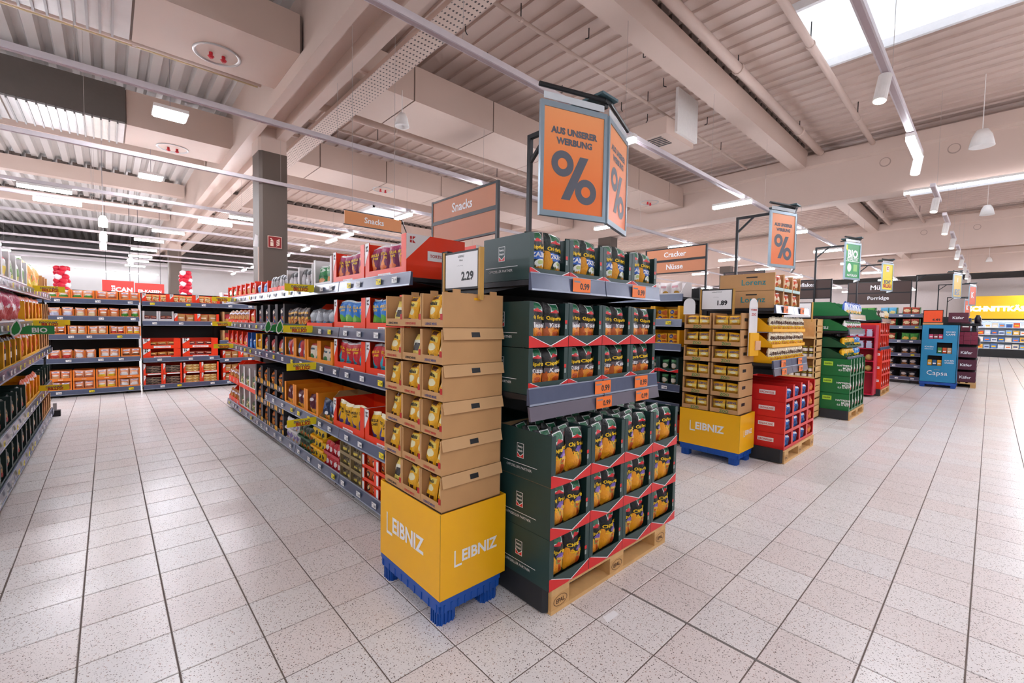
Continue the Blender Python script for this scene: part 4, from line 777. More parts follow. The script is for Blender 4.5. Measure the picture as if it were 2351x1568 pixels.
# reds of the far face, seen over the top board
for i in range(1): place('TO', 2.66, 3.12, 1.847, PI/2, 'on the far side of the top snack board', SG_, 'carton on the far side of the top board')
# square end of the shelf boards
# pretzel shelf across the aisle end
PZ = [.70, 1.15, 1.5, 1.83]
for i, (x, lv) in enumerate(((-2.15, PZ), (-.19, PZ), (1.18, [.66, 1.42, 1.82]), (2.5, [.6, 1.0, 1.42, 1.82]))):
    wd = 1.33 if i != 0 else 2.55
    bay('dark shelf bay across the aisle end holding %s' % ('goods hidden by the noodle shelf', 'orange bakery cartons', 'red bakery cartons', 'goods half hidden by the snack gondola')[i], (x, 11.7, 0), 0, wd, lv, .1, 2.05, .5, 'pretzel shelf bays', 3)
PG = 'cartons on the pretzel shelf'
row('S', 11.715, 1.832, [(-.84, -.18, 'L0'), (-.17, .16, 'L1'), (.17, .49, 'L4')], 'the orange bay top board', PG, 'left')
row('S', 11.715, 1.502, [(-.82, -.47, 'l2'), (-.46, -.15, 'l3'), (-.14, .17, 'l4'), (.18, .48, 'l0')], 'the orange bay second board', PG, 'left')
row('S', 11.715, 1.152, [(-.82, -.58, 'L8'), (-.56, -.3, 'L3'), (-.29, .0, 'L3'), (.02, .25, 'L5'), (.26, .49, 'L7')], 'the orange bay third board', PG, 'left')
row('S', 11.715, .702, [(-.82, -.5, 'l5'), (-.49, -.18, 'l6'), (-.14, .17, 'L6'), (.18, .49, 'L8')], 'the orange bay fourth board', PG, 'left')
row('S', 11.715, .102, [(-.82, -.52, 'L4', 2), (-.51, -.2, 'L1', 2), (-.19, .12, 'L7', 2), (.13, .47, 'L6', 2)], 'the orange bay base board', PG, 'left')
row('S', 11.715, 1.822, [(.52, 1.86, 'RT')], 'the red bay top board', PG, 'left')
row('S', 11.715, 1.422, [(.52, 1.03, 'RW'), (1.04, 1.84, 'RB')], 'the red bay second board', PG, 'left')
row('S', 11.715, .662, [(.52, 1.14, 'RC', 2), (1.17, 1.81, 'RD', 2)], 'the red bay third board', PG, 'left')
row('S', 11.715, .102, [(.52, 1.16, 'RS', 2), (1.18, 1.82, 'RL', 2)], 'the red bay base board', PG, 'left')
row('S', 11.715, 1.822, [(1.9, 2.6, 'SP')], 'the half hidden bay top board', PG, 'left')
row('S', 11.715, 1.422, [(1.9, 2.6, 'SC')], 'the half hidden bay second board', PG, 'left')
row('S', 11.715, 1.002, [(1.9, 2.6, 'SC')], 'the half hidden bay third board', PG, 'left')
row('S', 11.715, .602, [(1.9, 2.6, 'RB')], 'the half hidden bay fourth board', PG, 'left')
row('S', 11.715, .102, [(1.9, 2.6, 'RB', 2)], 'the half hidden bay base board', PG, 'left')
# noodle gondola at the frame edge, facing the snack aisle
NV = [.53, 1.05, 1.44, 1.82]
for i in range(4):
    bay('dark shelf bay of the noodle aisle side, %s from the aisle end' % SN[i], (-.64, 9.55-BW_*(i+.5), 0), PI/2, BW_-.004, NV, group='noodle gondola bays', cards=4)
NG = 'cartons of the noodle shelves'
row('E', -.655, 1.822, [(9.5, 8.76, 'SC'), (8.74, 7.32, 'SG'), (7.28, 6.1, 'SV'), (6.08, 4.9, 'SP')] and [(8.78, 9.5, 'SC'), (7.32, 8.76, 'SG'), (6.1, 7.28, 'SV'), (4.9, 6.08, 'SP')], 'the top noodle board', NG, 'far')
row('E', -.655, 1.442, [(8.7, 9.5, 'SC'), (7.0, 8.68, 'SY'), (5.0, 6.98, 'SK')], 'the second noodle board', NG, 'far')
row('E', -.655, 1.052, [(8.3, 9.5, 'SC'), (6.65, 8.28, 'SY'), (5.0, 6.62, 'SB')], 'the third noodle board', NG, 'far')
row('E', -.655, .532, [(8.2, 9.5, 'SD'), (6.9, 8.18, 'SY'), (5.0, 6.88, 'SD')], 'the fourth noodle board', NG, 'far')
row('E', -.655, .122, [(8.4, 9.5, 'SC'), (5.0, 8.38, 'SD')], 'the noodle base board', NG, 'far')

# yellow and green shelf signs that stick out into the aisle
def wobbler(label, x, y, z, wd=.27, rz=0., green=False):
    r = thing('shelf_sign', label, 'shelf sign', (x, y, z), rz, 'signs sticking out of the shelves')
    mb = MB()
    if not green:
        mb.box(0, wd, -.002, .002, -.035, .035, YELLAB); put('board', mb.mesh('board'), parent=r)
        mb = MB(); mb.text('DISCOUNT', (wd*.5, -.0028, .01), (1, 0, 0), (0, 0, 1), BINK, width=wd*.55, bold=.03); mb.text('BILLIG!', (wd*.54, -.0028, -.014), (1, 0, 0), (0, 0, 1), RINK, width=wd*.5, bold=.04); put('lettering', mb.mesh('lettering'), parent=r)
    else:
        mb.prism([(0, -.04), (wd, -.04), (wd, .035), (.14, .035)], -.002, .002, GREENP); put('board', mb.mesh('board'), parent=r)
        def leaf(a, b, k, m, y): 
            mb = MB(); pts = [(0, -.5), (.34, -.28), (.42, .1), (.2, .5), (-.1, .85), (-.3, .55), (-.4, .1), (-.28, -.3)]
            mb.prism([(a+(p*.9+.25*q)*k*.8, b+q*k) for p, q in pts], y, y+.003, m); return mb
        l = put('leaf_edge', leaf(.07, -.005, .115, WPRINT, -.006).mesh('leaf_edge'), parent=r); put('leaf', leaf(.07, -.003, .088, GREENP, -.009).mesh('leaf'), parent=r)
        mb = MB(); mb.text('BIO', (wd*.7, -.0032, -.005), (1, 0, 0), (0, 0, 1), WPRINT, height=.045, bold=.03); put('lettering', mb.mesh('lettering'), parent=r)
WB = [(1.24, 4.55, 1.84, 'top snack shelf, nearer one'), (1.24, 8.5, 1.84, 'top snack shelf, farther one'), (1.24, 4.6, 1.44, 'second snack shelf, nearer one'), (1.24, 8.5, 1.44, 'second snack shelf, farther one'), (1.24, 4.5, 1.08, 'third snack shelf, nearer one'), (1.24, 8.4, 1.08, 'third snack shelf, farther one'), (1.24, 4.5, .535, 'fourth snack shelf'),
      (-.65, 7.7, 1.85, 'top noodle board'), (-.65, 8.5, 1.44, 'second noodle board, farther one'), (-.65, 7.5, 1.44, 'second noodle board, nearer one'), (-.65, 8.0, .62, 'fourth noodle board')]
for x, y, z, s in WB: wobbler('yellow discount sign sticking out of the '+s, x, y, z+.01, .27)
wobbler('green leaf sign on the second snack shelf, nearer one', 1.24, 5.0, 1.45, .34, 0, True); wobbler('green leaf sign on the second snack shelf, farther one', 1.24, 5.45, 1.45, .34, 0, True)
wobbler('green leaf sign on the noodle shelf at the frame edge', -.65, 5.62, 1.42, .3, 0, True)

# ------------------------------------------------------------------ pallets
def epal(label, x, y, L=1.2, D=.8, hgt=.144):
    r = thing('euro_pallet', label, 'pallet', (x, y, 0), 0, 'wooden pallets under the promotions')
    mb = MB(); mb.box(-.0725, .0725, -.05, .05, .022, .1, WOODD)
    if L > 1: 
        mb.text('EPAL', (0, -.0515, .061), (1, 0, 0), (0, 0, 1), P('burnt_mark', '4a2f1c', .8), width=.07, bold=.02)
        n = 20
        for i in range(n):
            a, b = 2*PI*i/n, 2*PI*(i+1)/n; q = lambda t, k: (math.cos(t)*.055*k, -.0512, .061+math.sin(t)*.03*k)
            mb.face([q(a, 1), q(b, 1), q(b, .93), q(a, .93)], MATS['burnt_mark'])
    bl = mb.mesh('block')
    for i in range(3):
        for j in range(3): put('block', bl, ((.0725, L/2, L-.0725)[i], (.05, D/2, D-.05)[j], 0), parent=r)
    for j in range(3): mb = MB(); y0 = (0, D/2-.05, D-.1)[j]; mb.box(0, L, y0, y0+.1, 0, .022, WOOD); put('bottom_board', mb.mesh('bottom_board'), parent=r)
    for i in range(3): mb = MB(); x0 = (0, L/2-.0725, L-.145)[i]; mb.box(x0, x0+.145, 0, D, .1, .122, WOOD); put('stringer_board', mb.mesh('stringer_board'), parent=r)
    for j in range(5): mb = MB(); wd = (.145, .1, .145, .1, .145)[j]; y0 = (0, .19, D/2-.0725, D-.29, D-.145)[j]; mb.box(0, L, y0, y0+wd, .122, .144, WOOD); put('deck_board', mb.mesh('deck_board'), parent=r)
    return r
def bumper(label, x, y, D=.8):
    mb = MB(); mb.prism([(x-.03, y+.02), (x-.004, y+.0), (x-.004, y+D), (x-.03, y+D)], .01, .16, P('rubber_black', '25272b', .55), 'Z'); o = put('pallet_guard', mb.mesh('pallet_guard'), label=label, cat='guard', group='black guards beside the pallets')
def bluepal(label, x0, x1, y0, y1):
    r = thing('plastic_pallet', label, 'pallet', ((x0+x1)/2, (y0+y1)/2, 0), 0, 'blue plastic pallets'); a, b = (x1-x0)/2, (y1-y0)/2
    mb = MB(); mb.box(-a, a, -b, b, .115, .14, BLUEP)
    for s in (-1, 1):
        mb.box(-a+.01, a-.01, s*b-.012*(s > 0), s*b+.012*(s < 0), .075, .115, BLUEP); mb.box(s*a-.012*(s > 0), s*a+.012*(s < 0), -b+.01, b-.01, .075, .115, BLUEP)
        for i in range(9):
            yy = -b+.03+(2*b-.06)*i/8; mb.box(s*a-.004, s*a+.004, yy-.004, yy+.004, .075, .115, BLUEP)
            xx = -a+.03+(2*a-.06)*i/8; mb.box(xx-.004, xx+.004, s*b-.004, s*b+.004, .075, .115, BLUEP)
    put('deck', mb.mesh('deck'), parent=r)
    mb = MB(); mb.prism([(-.045, -.04), (.045, -.04), (.05, -.02), (.05, .02), (.045, .04), (-.045, .04), (-.05, .02), (-.05, -.02)], .0, .115, BLUEP, 'Z')
    for i in range(4):
        for s in (-1, 1): mb.box(-.04+i*.022, -.032+i*.022, s*.042-.004, s*.042+.004, 0, .112, BLUEP); mb.box(s*.052-.004, s*.052+.004, -.03+i*.018, -.024+i*.018, 0, .112, BLUEP)
    leg = mb.mesh('leg')
    for sx in (-1, 0, 1) if a > .26 else (-1, 1):
        for sy in (-1, 0, 1) if b > .4 else (-1, 1): put('leg', leg, (sx*(a-.06), sy*(b-.06), 0), parent=r)
    return r

# ------------------------------------------------------------------ promotion end of the snack gondola
def endshelf(label, x, y, levels, wd=1.31, dp=.82, H=1.9):
    return bay(label, (x, y, 0), 0, wd, levels, base=.02, H=H, dp=dp, group='promotion end shelves', cards=0, two=True, nobase=True)
def orange_cards(e, z, xs, body, double):
    for o in e.children:
        if o.name.startswith('shelf') and abs(o.location.z-z) < .01:
            for x in xs:
                price_card(o, x, -.006, body, LABORANGE, .16, -.0185, .078)
            if double:
                mb = MB(); mb.prism([(-.026, -.135), (-.012, -.135), (.002, -.06), (-.012, -.06)], -.655, -.006, P('grey_rail_low', '6a6470', .3), 'X'); mb.prism([(-.026, -.135), (-.012, -.135), (.002, -.06), (-.012, -.06)], .006, .655, MATS['grey_rail_low'], 'X')
                lo = put('second_rail', mb.mesh('second_rail'), parent=o)
                for x in xs: price_card(o, x, -.098, body, LABORANGE, .16, -.03, .07)
ex = 2.272
e1 = endshelf('dark promotion end shelf with orange price cards over green chip cartons', ex, 1.63, [1.165, 1.775], H=2.0)
orange_cards(e1, 1.165, (-.02, .42), '0.99', True); orange_cards(e1, 1.775, (-.25, .36), '0.99', False)
epal('wooden pallet stamped in an oval, under the green chip cartons', 1.70, 1.51)
bumper('black guard beside the pallet of green chip cartons', 1.70, 1.53)
G1 = 'cartons of green chips at the promotion end'
cols = ('first', 'second', 'third', 'fourth')
for i in range(4):
    for t in range(3):
        tn = ('bottom', 'middle', 'top')[t]
        for j in range(2):
            if j == 0: place('FOT' if t == 2 else 'FO', 1.665+.336*(i+.5), 1.50, .146+.274*t, 0, '%s in the %s tier on the stamped pallet' % (cols[i], tn), G1, '%s %s carton on the stamped pallet' % (cols[i], tn))
            elif i == 0 or t == 2:
                o = put('chip_carton', carton_mesh('FO'), (1.665+.336*(i+.5), 2.31, .146+.274*t), PI, None, 'green chip carton %s behind the %s tier on the stamped pallet' % (cols[i], tn), 'carton', G1)
    for t in range(2): place('FK', 1.625+.322*(i+.5), 1.64, 1.167+.25*t, 0, '%s in the %s tier on the middle promotion board' % (cols[i], ('lower', 'upper')[t]), G1, '%s %s carton on the middle promotion board' % (cols[i], ('lower', 'upper')[t]))
    place('FZ', 1.625+.322*(i+.5), 1.645, 1.778, 0, '%s on the highest promotion board' % cols[i], G1, '%s carton on the highest promotion board' % cols[i])
for t in range(3):
    mb = MB(); mb.box(1.655, 1.657, 2.24, 2.31, .2+.274*t, .33+.274*t, P('crimson_print', 'a81f3a', .45)); put('side_label', mb.mesh('side_label'), label='crimson printed label on the rear chip carton, %s tier' % ('bottom', 'middle', 'top')[t], cat='label')

# biscuit tower on a blue pallet
def sleeve(label, x0, x1, y0, y1, z0, z1, tl, tr):
    r = thing('display_box', label, 'display box', ((x0+x1)/2, (y0+y1)/2, z0)); a, b, h_ = (x1-x0)/2, (y1-y0)/2, z1-z0; t = .006
    mb = MB()
    mb.box(-a, -a+t, -b, b, 0, h_, YEL); mb.box(a-t, a, -b, b, 0, h_, YEL); mb.box(-a+t, a-t, -b, -b+t, 0, h_, YEL); mb.box(-a+t, a-t, b-t, b, 0, h_, YEL); mb.box(-a+t, a-t, -b+t, b-t, h_-.03, h_-.02, CARDIN)
    mb.box(-a-.0012, -a+.0012, -b-.0012, -b+.0012, 0, h_, P('fold_line', 'b8860a', .6)); put('sleeve', mb.mesh('sleeve'), parent=r)
    for nm, o, ux, wd in (('lettering', (-a-.0015, b*tl[1], h_*tl[2]), (0, -1, 0), tl[0]), ('lettering', (a*tr[1], -b-.0015, h_*tr[2]), (1, 0, 0), tr[0])):
        mb = MB(); o = Vector(o); ux = Vector(ux)
        lw = wd/7; x = -wd/2; stroke = lw*.2; hh = lw*1.5
        mb.text('EIBNIZ', o+ux*lw*.55, ux, (0, 0, 1), WPRINT, width=wd*.82, height=hh, bold=.03)
        q = lambda s_, z_: tuple(o+ux*s_+Vector((0, 0, z_)))
        mb.face([q(-wd/2, -hh*.78), q(-wd/2+stroke, -hh*.78), q(-wd/2+stroke, hh*.62), q(-wd/2, hh*.62)], WPRINT); mb.face([q(-wd/2+stroke, -hh*.78), q(-wd/2+lw*1.15, -hh*.78), q(-wd/2+lw*1.15, -hh*.6), q(-wd/2+stroke, -hh*.6)], WPRINT)
        put(nm, mb.mesh(nm), parent=r)
bluepal('blue plastic pallet under the near yellow biscuit tower', 1.2, 1.6, 1.81, 2.45)
sleeve('yellow display base lettered in white under the brown biscuit cartons, near', 1.2, 1.635, 1.81, 2.46, .141, .585, (.42, .1, .5), (.29, .06, .44))
PAT = [['LB', 'LB', 'LW'], ['LB', 'LE', 'LE'], ['LB', 'LE', 'LE'], ['LB', 'LE', 'LB'], ['LE', 'LW', 'LB'], ['LW', 'LE', 'LB']]
PAT = [['LB', 'LE', 'LW'], ['LE', 'LE', 'LB'], ['LE', 'LE', 'LB'], ['LB', 'LE', 'LE'], ['LB', 'LW', 'LE'], ['LB', 'LE', 'LW']]
FLAP = P('flap_cardboard', 'd3a876', .75, 0, .06, 9)
for t in range(6):
    for c in range(3):
        tn = ('lowest', 'second', 'third', 'fourth', 'fifth', 'highest')[t]; cn = ('near corner', 'middle', 'rear')[c]
        yv = 1.822+.203*(c+.5)
        o = place(PAT[t][c], 1.212+R.uniform(-.004, .004), yv, .586+.186*t, -PI/2, 'in the %s tier, %s column of the near tower' % (tn, cn), 'cartons of the near biscuit tower', '%s tier, %s column of the near tower' % (tn, cn))
        if c == 0:
            # local +x is the side towards the main aisle
            mb = MB()
            if t < 5:
                mb.prism([(.1005, .186), (.104, .186), (.118, .128), (.1145, .127)], .0, .39, FLAP, 'Y'); mb.prism([(.1095, .165), (.1098, .165), (.1162, .14), (.1158, .14)], .17, .225, DARK, 'Y')
            else: mb.box(.1, .1008, .19, .23, .145, .158, YEL)
            put('side_flap', mb.mesh('side_flap'), parent=o)
        mb = MB()
        for d0 in (.06, .3): mb.box(.092, .098, d0, d0+.045, .178, .196, CARD)
        put('tab', mb.mesh('tab'), parent=o)

def price_sign(label, x, y0, y1, z0, z1, body, head, c=WPRINT):
    x0, x1 = y0, y1; r = thing('price_sign', label, 'price sign', (x, (y0+y1)/2, z0), -PI/2, 'large price cards over the promotions'); a, h_ = (x1-x0)/2, z1-z0
    WD = P('sign_wood', 'c89a4a', .6)
    for s in (-1, 1): mb = MB(); mb.box(s*a-.008, s*a+.008, -.006, .02, -.06, h_+.004, WD); put('post', mb.mesh('post'), parent=r)
    mb = MB(); mb.box(-a+.008, a-.008, .0, .008, 0, h_, INK); put('board', mb.mesh('board'), parent=r)
    mb = MB(); mb.box(-a+.016, a-.02, -.002, 0, .012, h_-.012, c); k = put('price_card', mb.mesh('price_card'), parent=r)
    mb = MB(); mb.text(body, (a*.35, -.0028, h_*.34), (1, 0, 0), (0, 0, 1), INK, height=h_*.24, bold=.04)
    for i, tx in enumerate(head): mb.text(tx, (0, -.0028, h_*(.86-.1*i)), (1, 0, 0), (0, 0, 1), INK, height=h_*(.055 if i == 0 else .05), bold=0)
    mb.text('2 x 100 g je Packung', (-.01, -.0028, h_*.62), (1, 0, 0), (0, 0, 1), MATS['fine_print'], height=h_*.03)
    put('lettering', mb.mesh('lettering'), parent=k)
price_sign('white price card reading 2.29 on top of the near biscuit tower', 1.43, 1.81, 2.14, 1.725, 1.935, '2.29', ['LEIBNIZ', 'Minis'])
price_sign('white price card reading 1.89 on top of the far biscuit tower', 5.2, 1.98, 2.35, 1.73, 1.97, '1.89', ['LEIBNIZ ZOO'])
price_sign('white price card reading 6.99 above the crates of jars', 8.6, 2.02, 2.45, 1.7, 1.96, '6.99', ['HONIG'])

# ------------------------------------------------------------------ hanging signs
SGF = P('sign_frame_blue', '8fa2ad', .3, .3); ORS = PR('percent_poster', 'f57a2e', [('grad', 'f9a468', .2, 1)], .35); ORS2 = PR('poster_orange', 'ef8a4a', [('grad', 'f4a06a', 0, 1)], .35); SLATE = P('slate_print', '5b5e68', .5)
def post(label, x, y, z0, z1, reach, thick=.03):
    r = thing('sign_post', label, 'sign post', (x, y, z0), 0, 'black posts that carry the hanging signs'); h_ = z1-z0; t = thick/2
    mb = MB(); mb.box(-t, t, -t, t, 0, h_, BLACK); put('upright', mb.mesh('upright'), parent=r)
    mb = MB(); mb.box(-t, t, -reach, -t, h_-thick, h_, BLACK); put('arm', mb.mesh('arm'), parent=r)
    mb = MB(); mb.prism([(-t, h_-.2), (-t, h_-.17), (-.17, h_-thick), (-.2, h_-thick)], -t*.8, t*.8, BLACK, 'X'); put('brace', mb.mesh('brace'), parent=r)
def promo(label, x, y, ztop, kind, w_=.47, h_=.65, ang=18.5):
    """two framed posters meeting in a shallow V under a bent rod; the V points to the main aisle"""
    r = thing('promo_sign', label, 'hanging sign', (x, y, ztop), 0, 'hanging signs over the promotion ends')
    for s in (-1, 1):
        a = math.radians(ang); f = thing('poster_panel', None, None); f.parent = r; f.rotation_euler = (0, 0, -s*a if s < 0 else a)
        f.rotation_euler = (0, 0, a*s)
        x0, x1 = (-w_, 0) if s < 0 else (0, w_)
        x0 += .008; x1 -= .008; fr = .022
        mb = MB()
        for b in ((x0, x0+fr, -h_, 0), (x1-fr, x1, -h_, 0), (x0+fr, x1-fr, -h_, -h_+fr+.01), (x0+fr, x1-fr, -fr-.01, 0)): mb.box(b[0], b[1], -.012, .012, b[2], b[3], SGF)
        put('frame', mb.mesh('frame'), parent=f)
        cx, wi = (x0+x1)/2, (x1-x0)-2*fr
        for sd in (-1, 1):
            mb = MB(); yb = .006*sd; Fx = lambda a_, b_: (cx+a_*(-sd), yb, b_)
            base = {'percent': ORS, 'bio': P('bio_green', '2f9a54', .4), 'echt': YELLAB, 'gold': P('sign_gold', 'f2cf6a', .4), 'coral': P('sign_coral', 'f0785a', .4)}[kind]
            mb.face([Fx(-wi/2, -h_+.032), Fx(wi/2, -h_+.032), Fx(wi/2, -.032), Fx(-wi/2, -.032)], base, [(0, 0), (1, 0), (1, 1), (0, 1)])
            T = lambda body, dx, z_, wd=None, hh=None, m=SLATE, bo=.03: mb.text(body, (cx+dx*(-sd), yb+.0012*sd, z_), (-sd, 0, 0), (0, 0, 1), m, width=wd, height=hh, bold=bo)
            q = lambda m, *p: mb.face([(cx+a_*(-sd), yb+.001*sd, b_) for a_, b_ in p], m)
            if kind == 'percent':
                T('AUS UNSERER', 0, -.155, wi*.78, bo=.055); T('WERBUNG', 0, -.212, wi*.6, bo=.055)
                ring = lambda px, pz, ro, ri: [q(SLATE, (px+ro*math.cos(t0), pz+ro*math.sin(t0)), (px+ro*math.cos(t1), pz+ro*math.sin(t1)), (px+ri*math.cos(t1), pz+ri*math.sin(t1)), (px+ri*math.cos(t0), pz+ri*math.sin(t0))) for t0, t1 in ((2*PI*i/28, 2*PI*(i+1)/28) for i in range(28))]
                ring(-.078, -.34, .075, .032); ring(.085, -.485, .075, .032); q(SLATE, (-.085, -.545), (-.025, -.545), (.1, -.285), (.04, -.285))
            elif kind == 'bio':
                T('BIO', 0, -.2, wi*.72, m=WPRINT, bo=.05); q(WPRINT, (-wi/2, -.335), (wi/2, -.335), (wi/2, -.325), (-wi/2, -.325)); T('QUALITÄT', 0, -.29, wi*.8, m=WPRINT)
                pts = [(-.09+.06*math.cos(2*PI*i/18), -.44+.075*math.sin(2*PI*i/18)) for i in range(18)]; q(WPRINT, *pts); q(P('leaf_print', '9ad07a', .5), (.03, -.5), (.14, -.5), (.14, -.38), (.03, -.38)); T('NATÜRLICH', 0, -.57, wi*.7, m=WPRINT)
                q(YELLAB, (-wi/2+.01, -.12), (-wi/2+.05, -.16), (-wi/2+.04, -.05), (-wi/2+.01, -.05))
            elif kind == 'echt':
                q(WPRINT, (-.06, -.2), (.06, -.2), (.06, -.07), (-.06, -.07)); klogo_pts = lambda a_, b_: (cx+a_*(-sd), yb+.0016*sd, b_); klogo(mb, (0, -.12), klogo_pts, .07, RINK)
                T('ECHT', .01, -.44, wi*.66, m=BINK, bo=.05); T('BILLIG!', .01, -.53, wi*.8, m=RINK, bo=.05)
            elif kind == 'gold':
                T('i', 0, -.16, None, .12, WPRINT, .05); T('ECHT', 0, -.46, wi*.7, m=P('pale_blue_ink', '6a9ac8', .5), bo=.05); T('BILLIG', 0, -.54, wi*.7, m=MATS['pale_blue_ink'], bo=.04)
            else:
                T('K', 0, -.3, None, .2, WPRINT, .05)
            o = put('poster', mb.mesh('poster'), parent=f)
        mb = MB(); mb.box(x0+.02, x1-.02, -.004, .0, .012, .05, P('clear_strip', 'cfd6da', .1)); put('clip_strip', mb.mesh('clip_strip'), parent=f)
    mb = MB(); a = math.radians(ang); p1 = (-w_*math.cos(a), w_*math.sin(a), .085); p2 = (w_*math.cos(a), w_*math.sin(a), .085)
    mb.tube(p1, (-.03, .008, .085), .014, BLACK, 10); mb.tube((-.03, .008, .085), (.03, .008, .085), .014, BLACK, 10); mb.tube((.03, .008, .085), p2, .014, BLACK, 10); put('bent_rod', mb.mesh('bent_rod'), parent=r)
    mb = MB(); mb.box(-.08, .08, -.02, .28, .1, .115, P('teal_weight', '3f5a60', .5)); mb.box(-.008, .008, .0, .3, .07, .087, BLACK); put('mount', mb.mesh('mount'), parent=r)
    return r
PITCH_X = [2.27, 6.11, 9.93, 13.77]
for i, (k, s) in enumerate((('percent', 'large orange percent sign over the green chip cartons'), ('percent', 'orange percent sign over the red peanut pallet'), ('bio', 'green and white hanging sign over the muesli promotion'), ('echt', 'yellow hanging sign over the red cereal promotion'))):
    post('black sign post %s' % ('of the nearest orange percent sign', 'of the second orange percent sign', 'of the green hanging sign', 'of the yellow hanging sign')[i], PITCH_X[i], 2.31, 1.95, (2.9, 2.97, 3.06, 3.1)[i], .66)
    promo(s, PITCH_X[i], 1.64, (2.82, 2.9, 3.05, 3.08)[i], k)
post('slim black post in front of the dark counter, with long arm', 17.6, 1.55, 0, 3.14, .95); promo('pale gold hanging sign above the maroon boxes', 17.6, .62, 3.08, 'gold')
post('second slim black post farther down the main aisle', 21.3, 1.3, 0, 3.1, .9); promo('coral hanging sign farther down the main aisle', 21.3, .4, 3.0, 'coral'); post('third slim black post farther down the main aisle', 26, 1.3, 0, 2.9, .75); promo('second coral hanging sign, lower and farther down the main aisle', 26, .63, 2.75, 'coral')

def header(label, x, y0, y1, z0, z1, rows_, c, facey=False):
    r = thing('aisle_header', label, 'aisle sign', (x, y0, z0), 0, 'aisle name boards above the gondolas'); n = len(rows_); h_ = (z1-z0)/n; L_ = y1-y0
    for i, tx in enumerate(rows_):
        b = z1-z0-h_*(i+1)
        mb = MB()
        if not facey: mb.box(-.008, .008, .012, L_-.012, b+.008, b+h_-.008, c)
        else: mb.box(.012, L_-.012, -.008, .008, b+.008, b+h_-.008, c)
        p = put('board', mb.mesh('board'), parent=r)
        if tx:
            mb = MB()
            if not facey: mb.text(tx, (-.0095, L_*.5, b+h_*.5), (0, -1, 0), (0, 0, 1), WPRINT, height=h_*.42, bold=.02)
            else: mb.text(tx, (L_*.5, -.0095, b+h_*.5), (1, 0, 0), (0, 0, 1), WPRINT, height=h_*.42, bold=.02)
            put('lettering', mb.mesh('lettering'), parent=p)
    mb = MB()
    for t in ([0, L_] if not facey else []): mb.box(-.012, .012, t-.012, t+.012, -.55, z1-z0+.01, BLACK)
    for i in range(n+1):
        b = h_*i
        if not facey: mb.box(-.011, .011, 0, L_, b-(.016 if 0 < i < n else .008), b+(.016 if 0 < i < n else .008), BLACK)
        else: mb.box(0, L_, -.006, .006, b-.004, b+.004, BLACK)
    if facey: mb.tube((.1, 0, z1-z0), (.1, 0, 5.95-z0), .0025, P('wire_pale', 'b5aca6', .5), 5); mb.tube((L_-.1, 0, z1-z0), (L_-.1, 0, 5.95-z0), .0025, MATS['wire_pale'], 5); mb.tube((L_, 0, z1-z0), (L_+.2, 0, -.3), .007, BLACK, 6)
    put('frame', mb.mesh('frame'), parent=r)
TERRA = P('terracotta_board', 'cc8660', .5, 0, .02); DBR = P('dark_brown_board', '4c3934', .5, 0, .02); ORB = P('apricot_board', 'e0955c', .5, 0, .02)
header('terracotta board reading Snacks above the near end of the snack gondola', 2.2, 2.58, 3.48, 2.235, 2.615, ['Snacks', ''], TERRA)
header('apricot board reading Snacks hanging across the snack gondola', 1.96, 4.95, 4.95+.72, 2.62, 2.78, ['Snacks'], ORB, True)
header('terracotta board reading Cracker and Nüsse', 6.1, 2.70, 3.62, 2.31, 2.67, ['Cracker', 'Nüsse'], TERRA)
header('dark brown board reading Cornflakes', 9.95, 2.05, 3.0, 2.1, 2.45, ['Cornflakes', ''], DBR)
header('dark brown board behind the brown crisp boxes', 9.95, 3.2, 4.0, 2.52, 2.7, ['Kekse'], DBR)
header('dark brown board reading Müsli and Porridge', 17.2, 1.62, 3.1, 2.28, 2.95, ['Müsli', 'Porridge'], DBR)
# ------------------------------------------------------------------ second gondola and its promotion end
for g, x in enumerate((5.38, 9.25, 13.1)):
    nm = ('cracker', 'cornflakes', 'third cereal')[g]
    for i in range(2):
        bay('dark shelf bay of the %s gondola, %s from the main aisle' % (nm, SN[i]), (x, 2.66+BW_*(i+.5), 0), -PI/2, BW_-.004, [.5, .74, 1.27, 1.585, 1.91] if g == 0 else LV, group='shelf bays of the farther gondolas', cards=2, txt=('4.99', '1.89', '0.99'))
    mb = MB(); mb.box(x+.54, x+1.3, 2.7, 9.2, .0, 2.0, BACKP); put('gondola_core', mb.mesh('gondola_core'), label='dark rear part of the %s gondola seen end on' % nm, cat='shelf', group='gondola rear parts')
CG = 'cartons of the cracker gondola'
row('W', 5.395, 1.912, [(2.7, 5.0, 'KN')], 'the top cracker board', CG)
row('W', 5.395, 1.587, [(2.7, 5.0, 'TU')], 'the second cracker board', CG); row('W', 5.395, 1.272, [(2.7, 5.0, 'TU')], 'the third cracker board', CG)
row('W', 5.395, .742, [(2.7, 5.0, 'TS', 2)], 'the fourth cracker board', CG); row('W', 5.395, .122, [(2.7, 5.0, 'KRB')], 'the cracker base board', CG)
row('W', 5.395, .502, [(2.7, 3.6, 'TS')], 'the fifth cracker board', CG) if 0 else None
e2 = endshelf('dark promotion end shelf above the red peanut pallet', 6.11, 1.63, [1.13, 1.755], H=2.0)
orange_cards(e2, 1.13, (-.35, .3), '1.79', True); orange_cards(e2, 1.755, (-.35, .3), '2.49', False)
epal('wooden pallet under the red peanut cartons', 5.585, 1.515); bumper('black guard beside the pallet of peanut cartons', 5.585, 1.53)
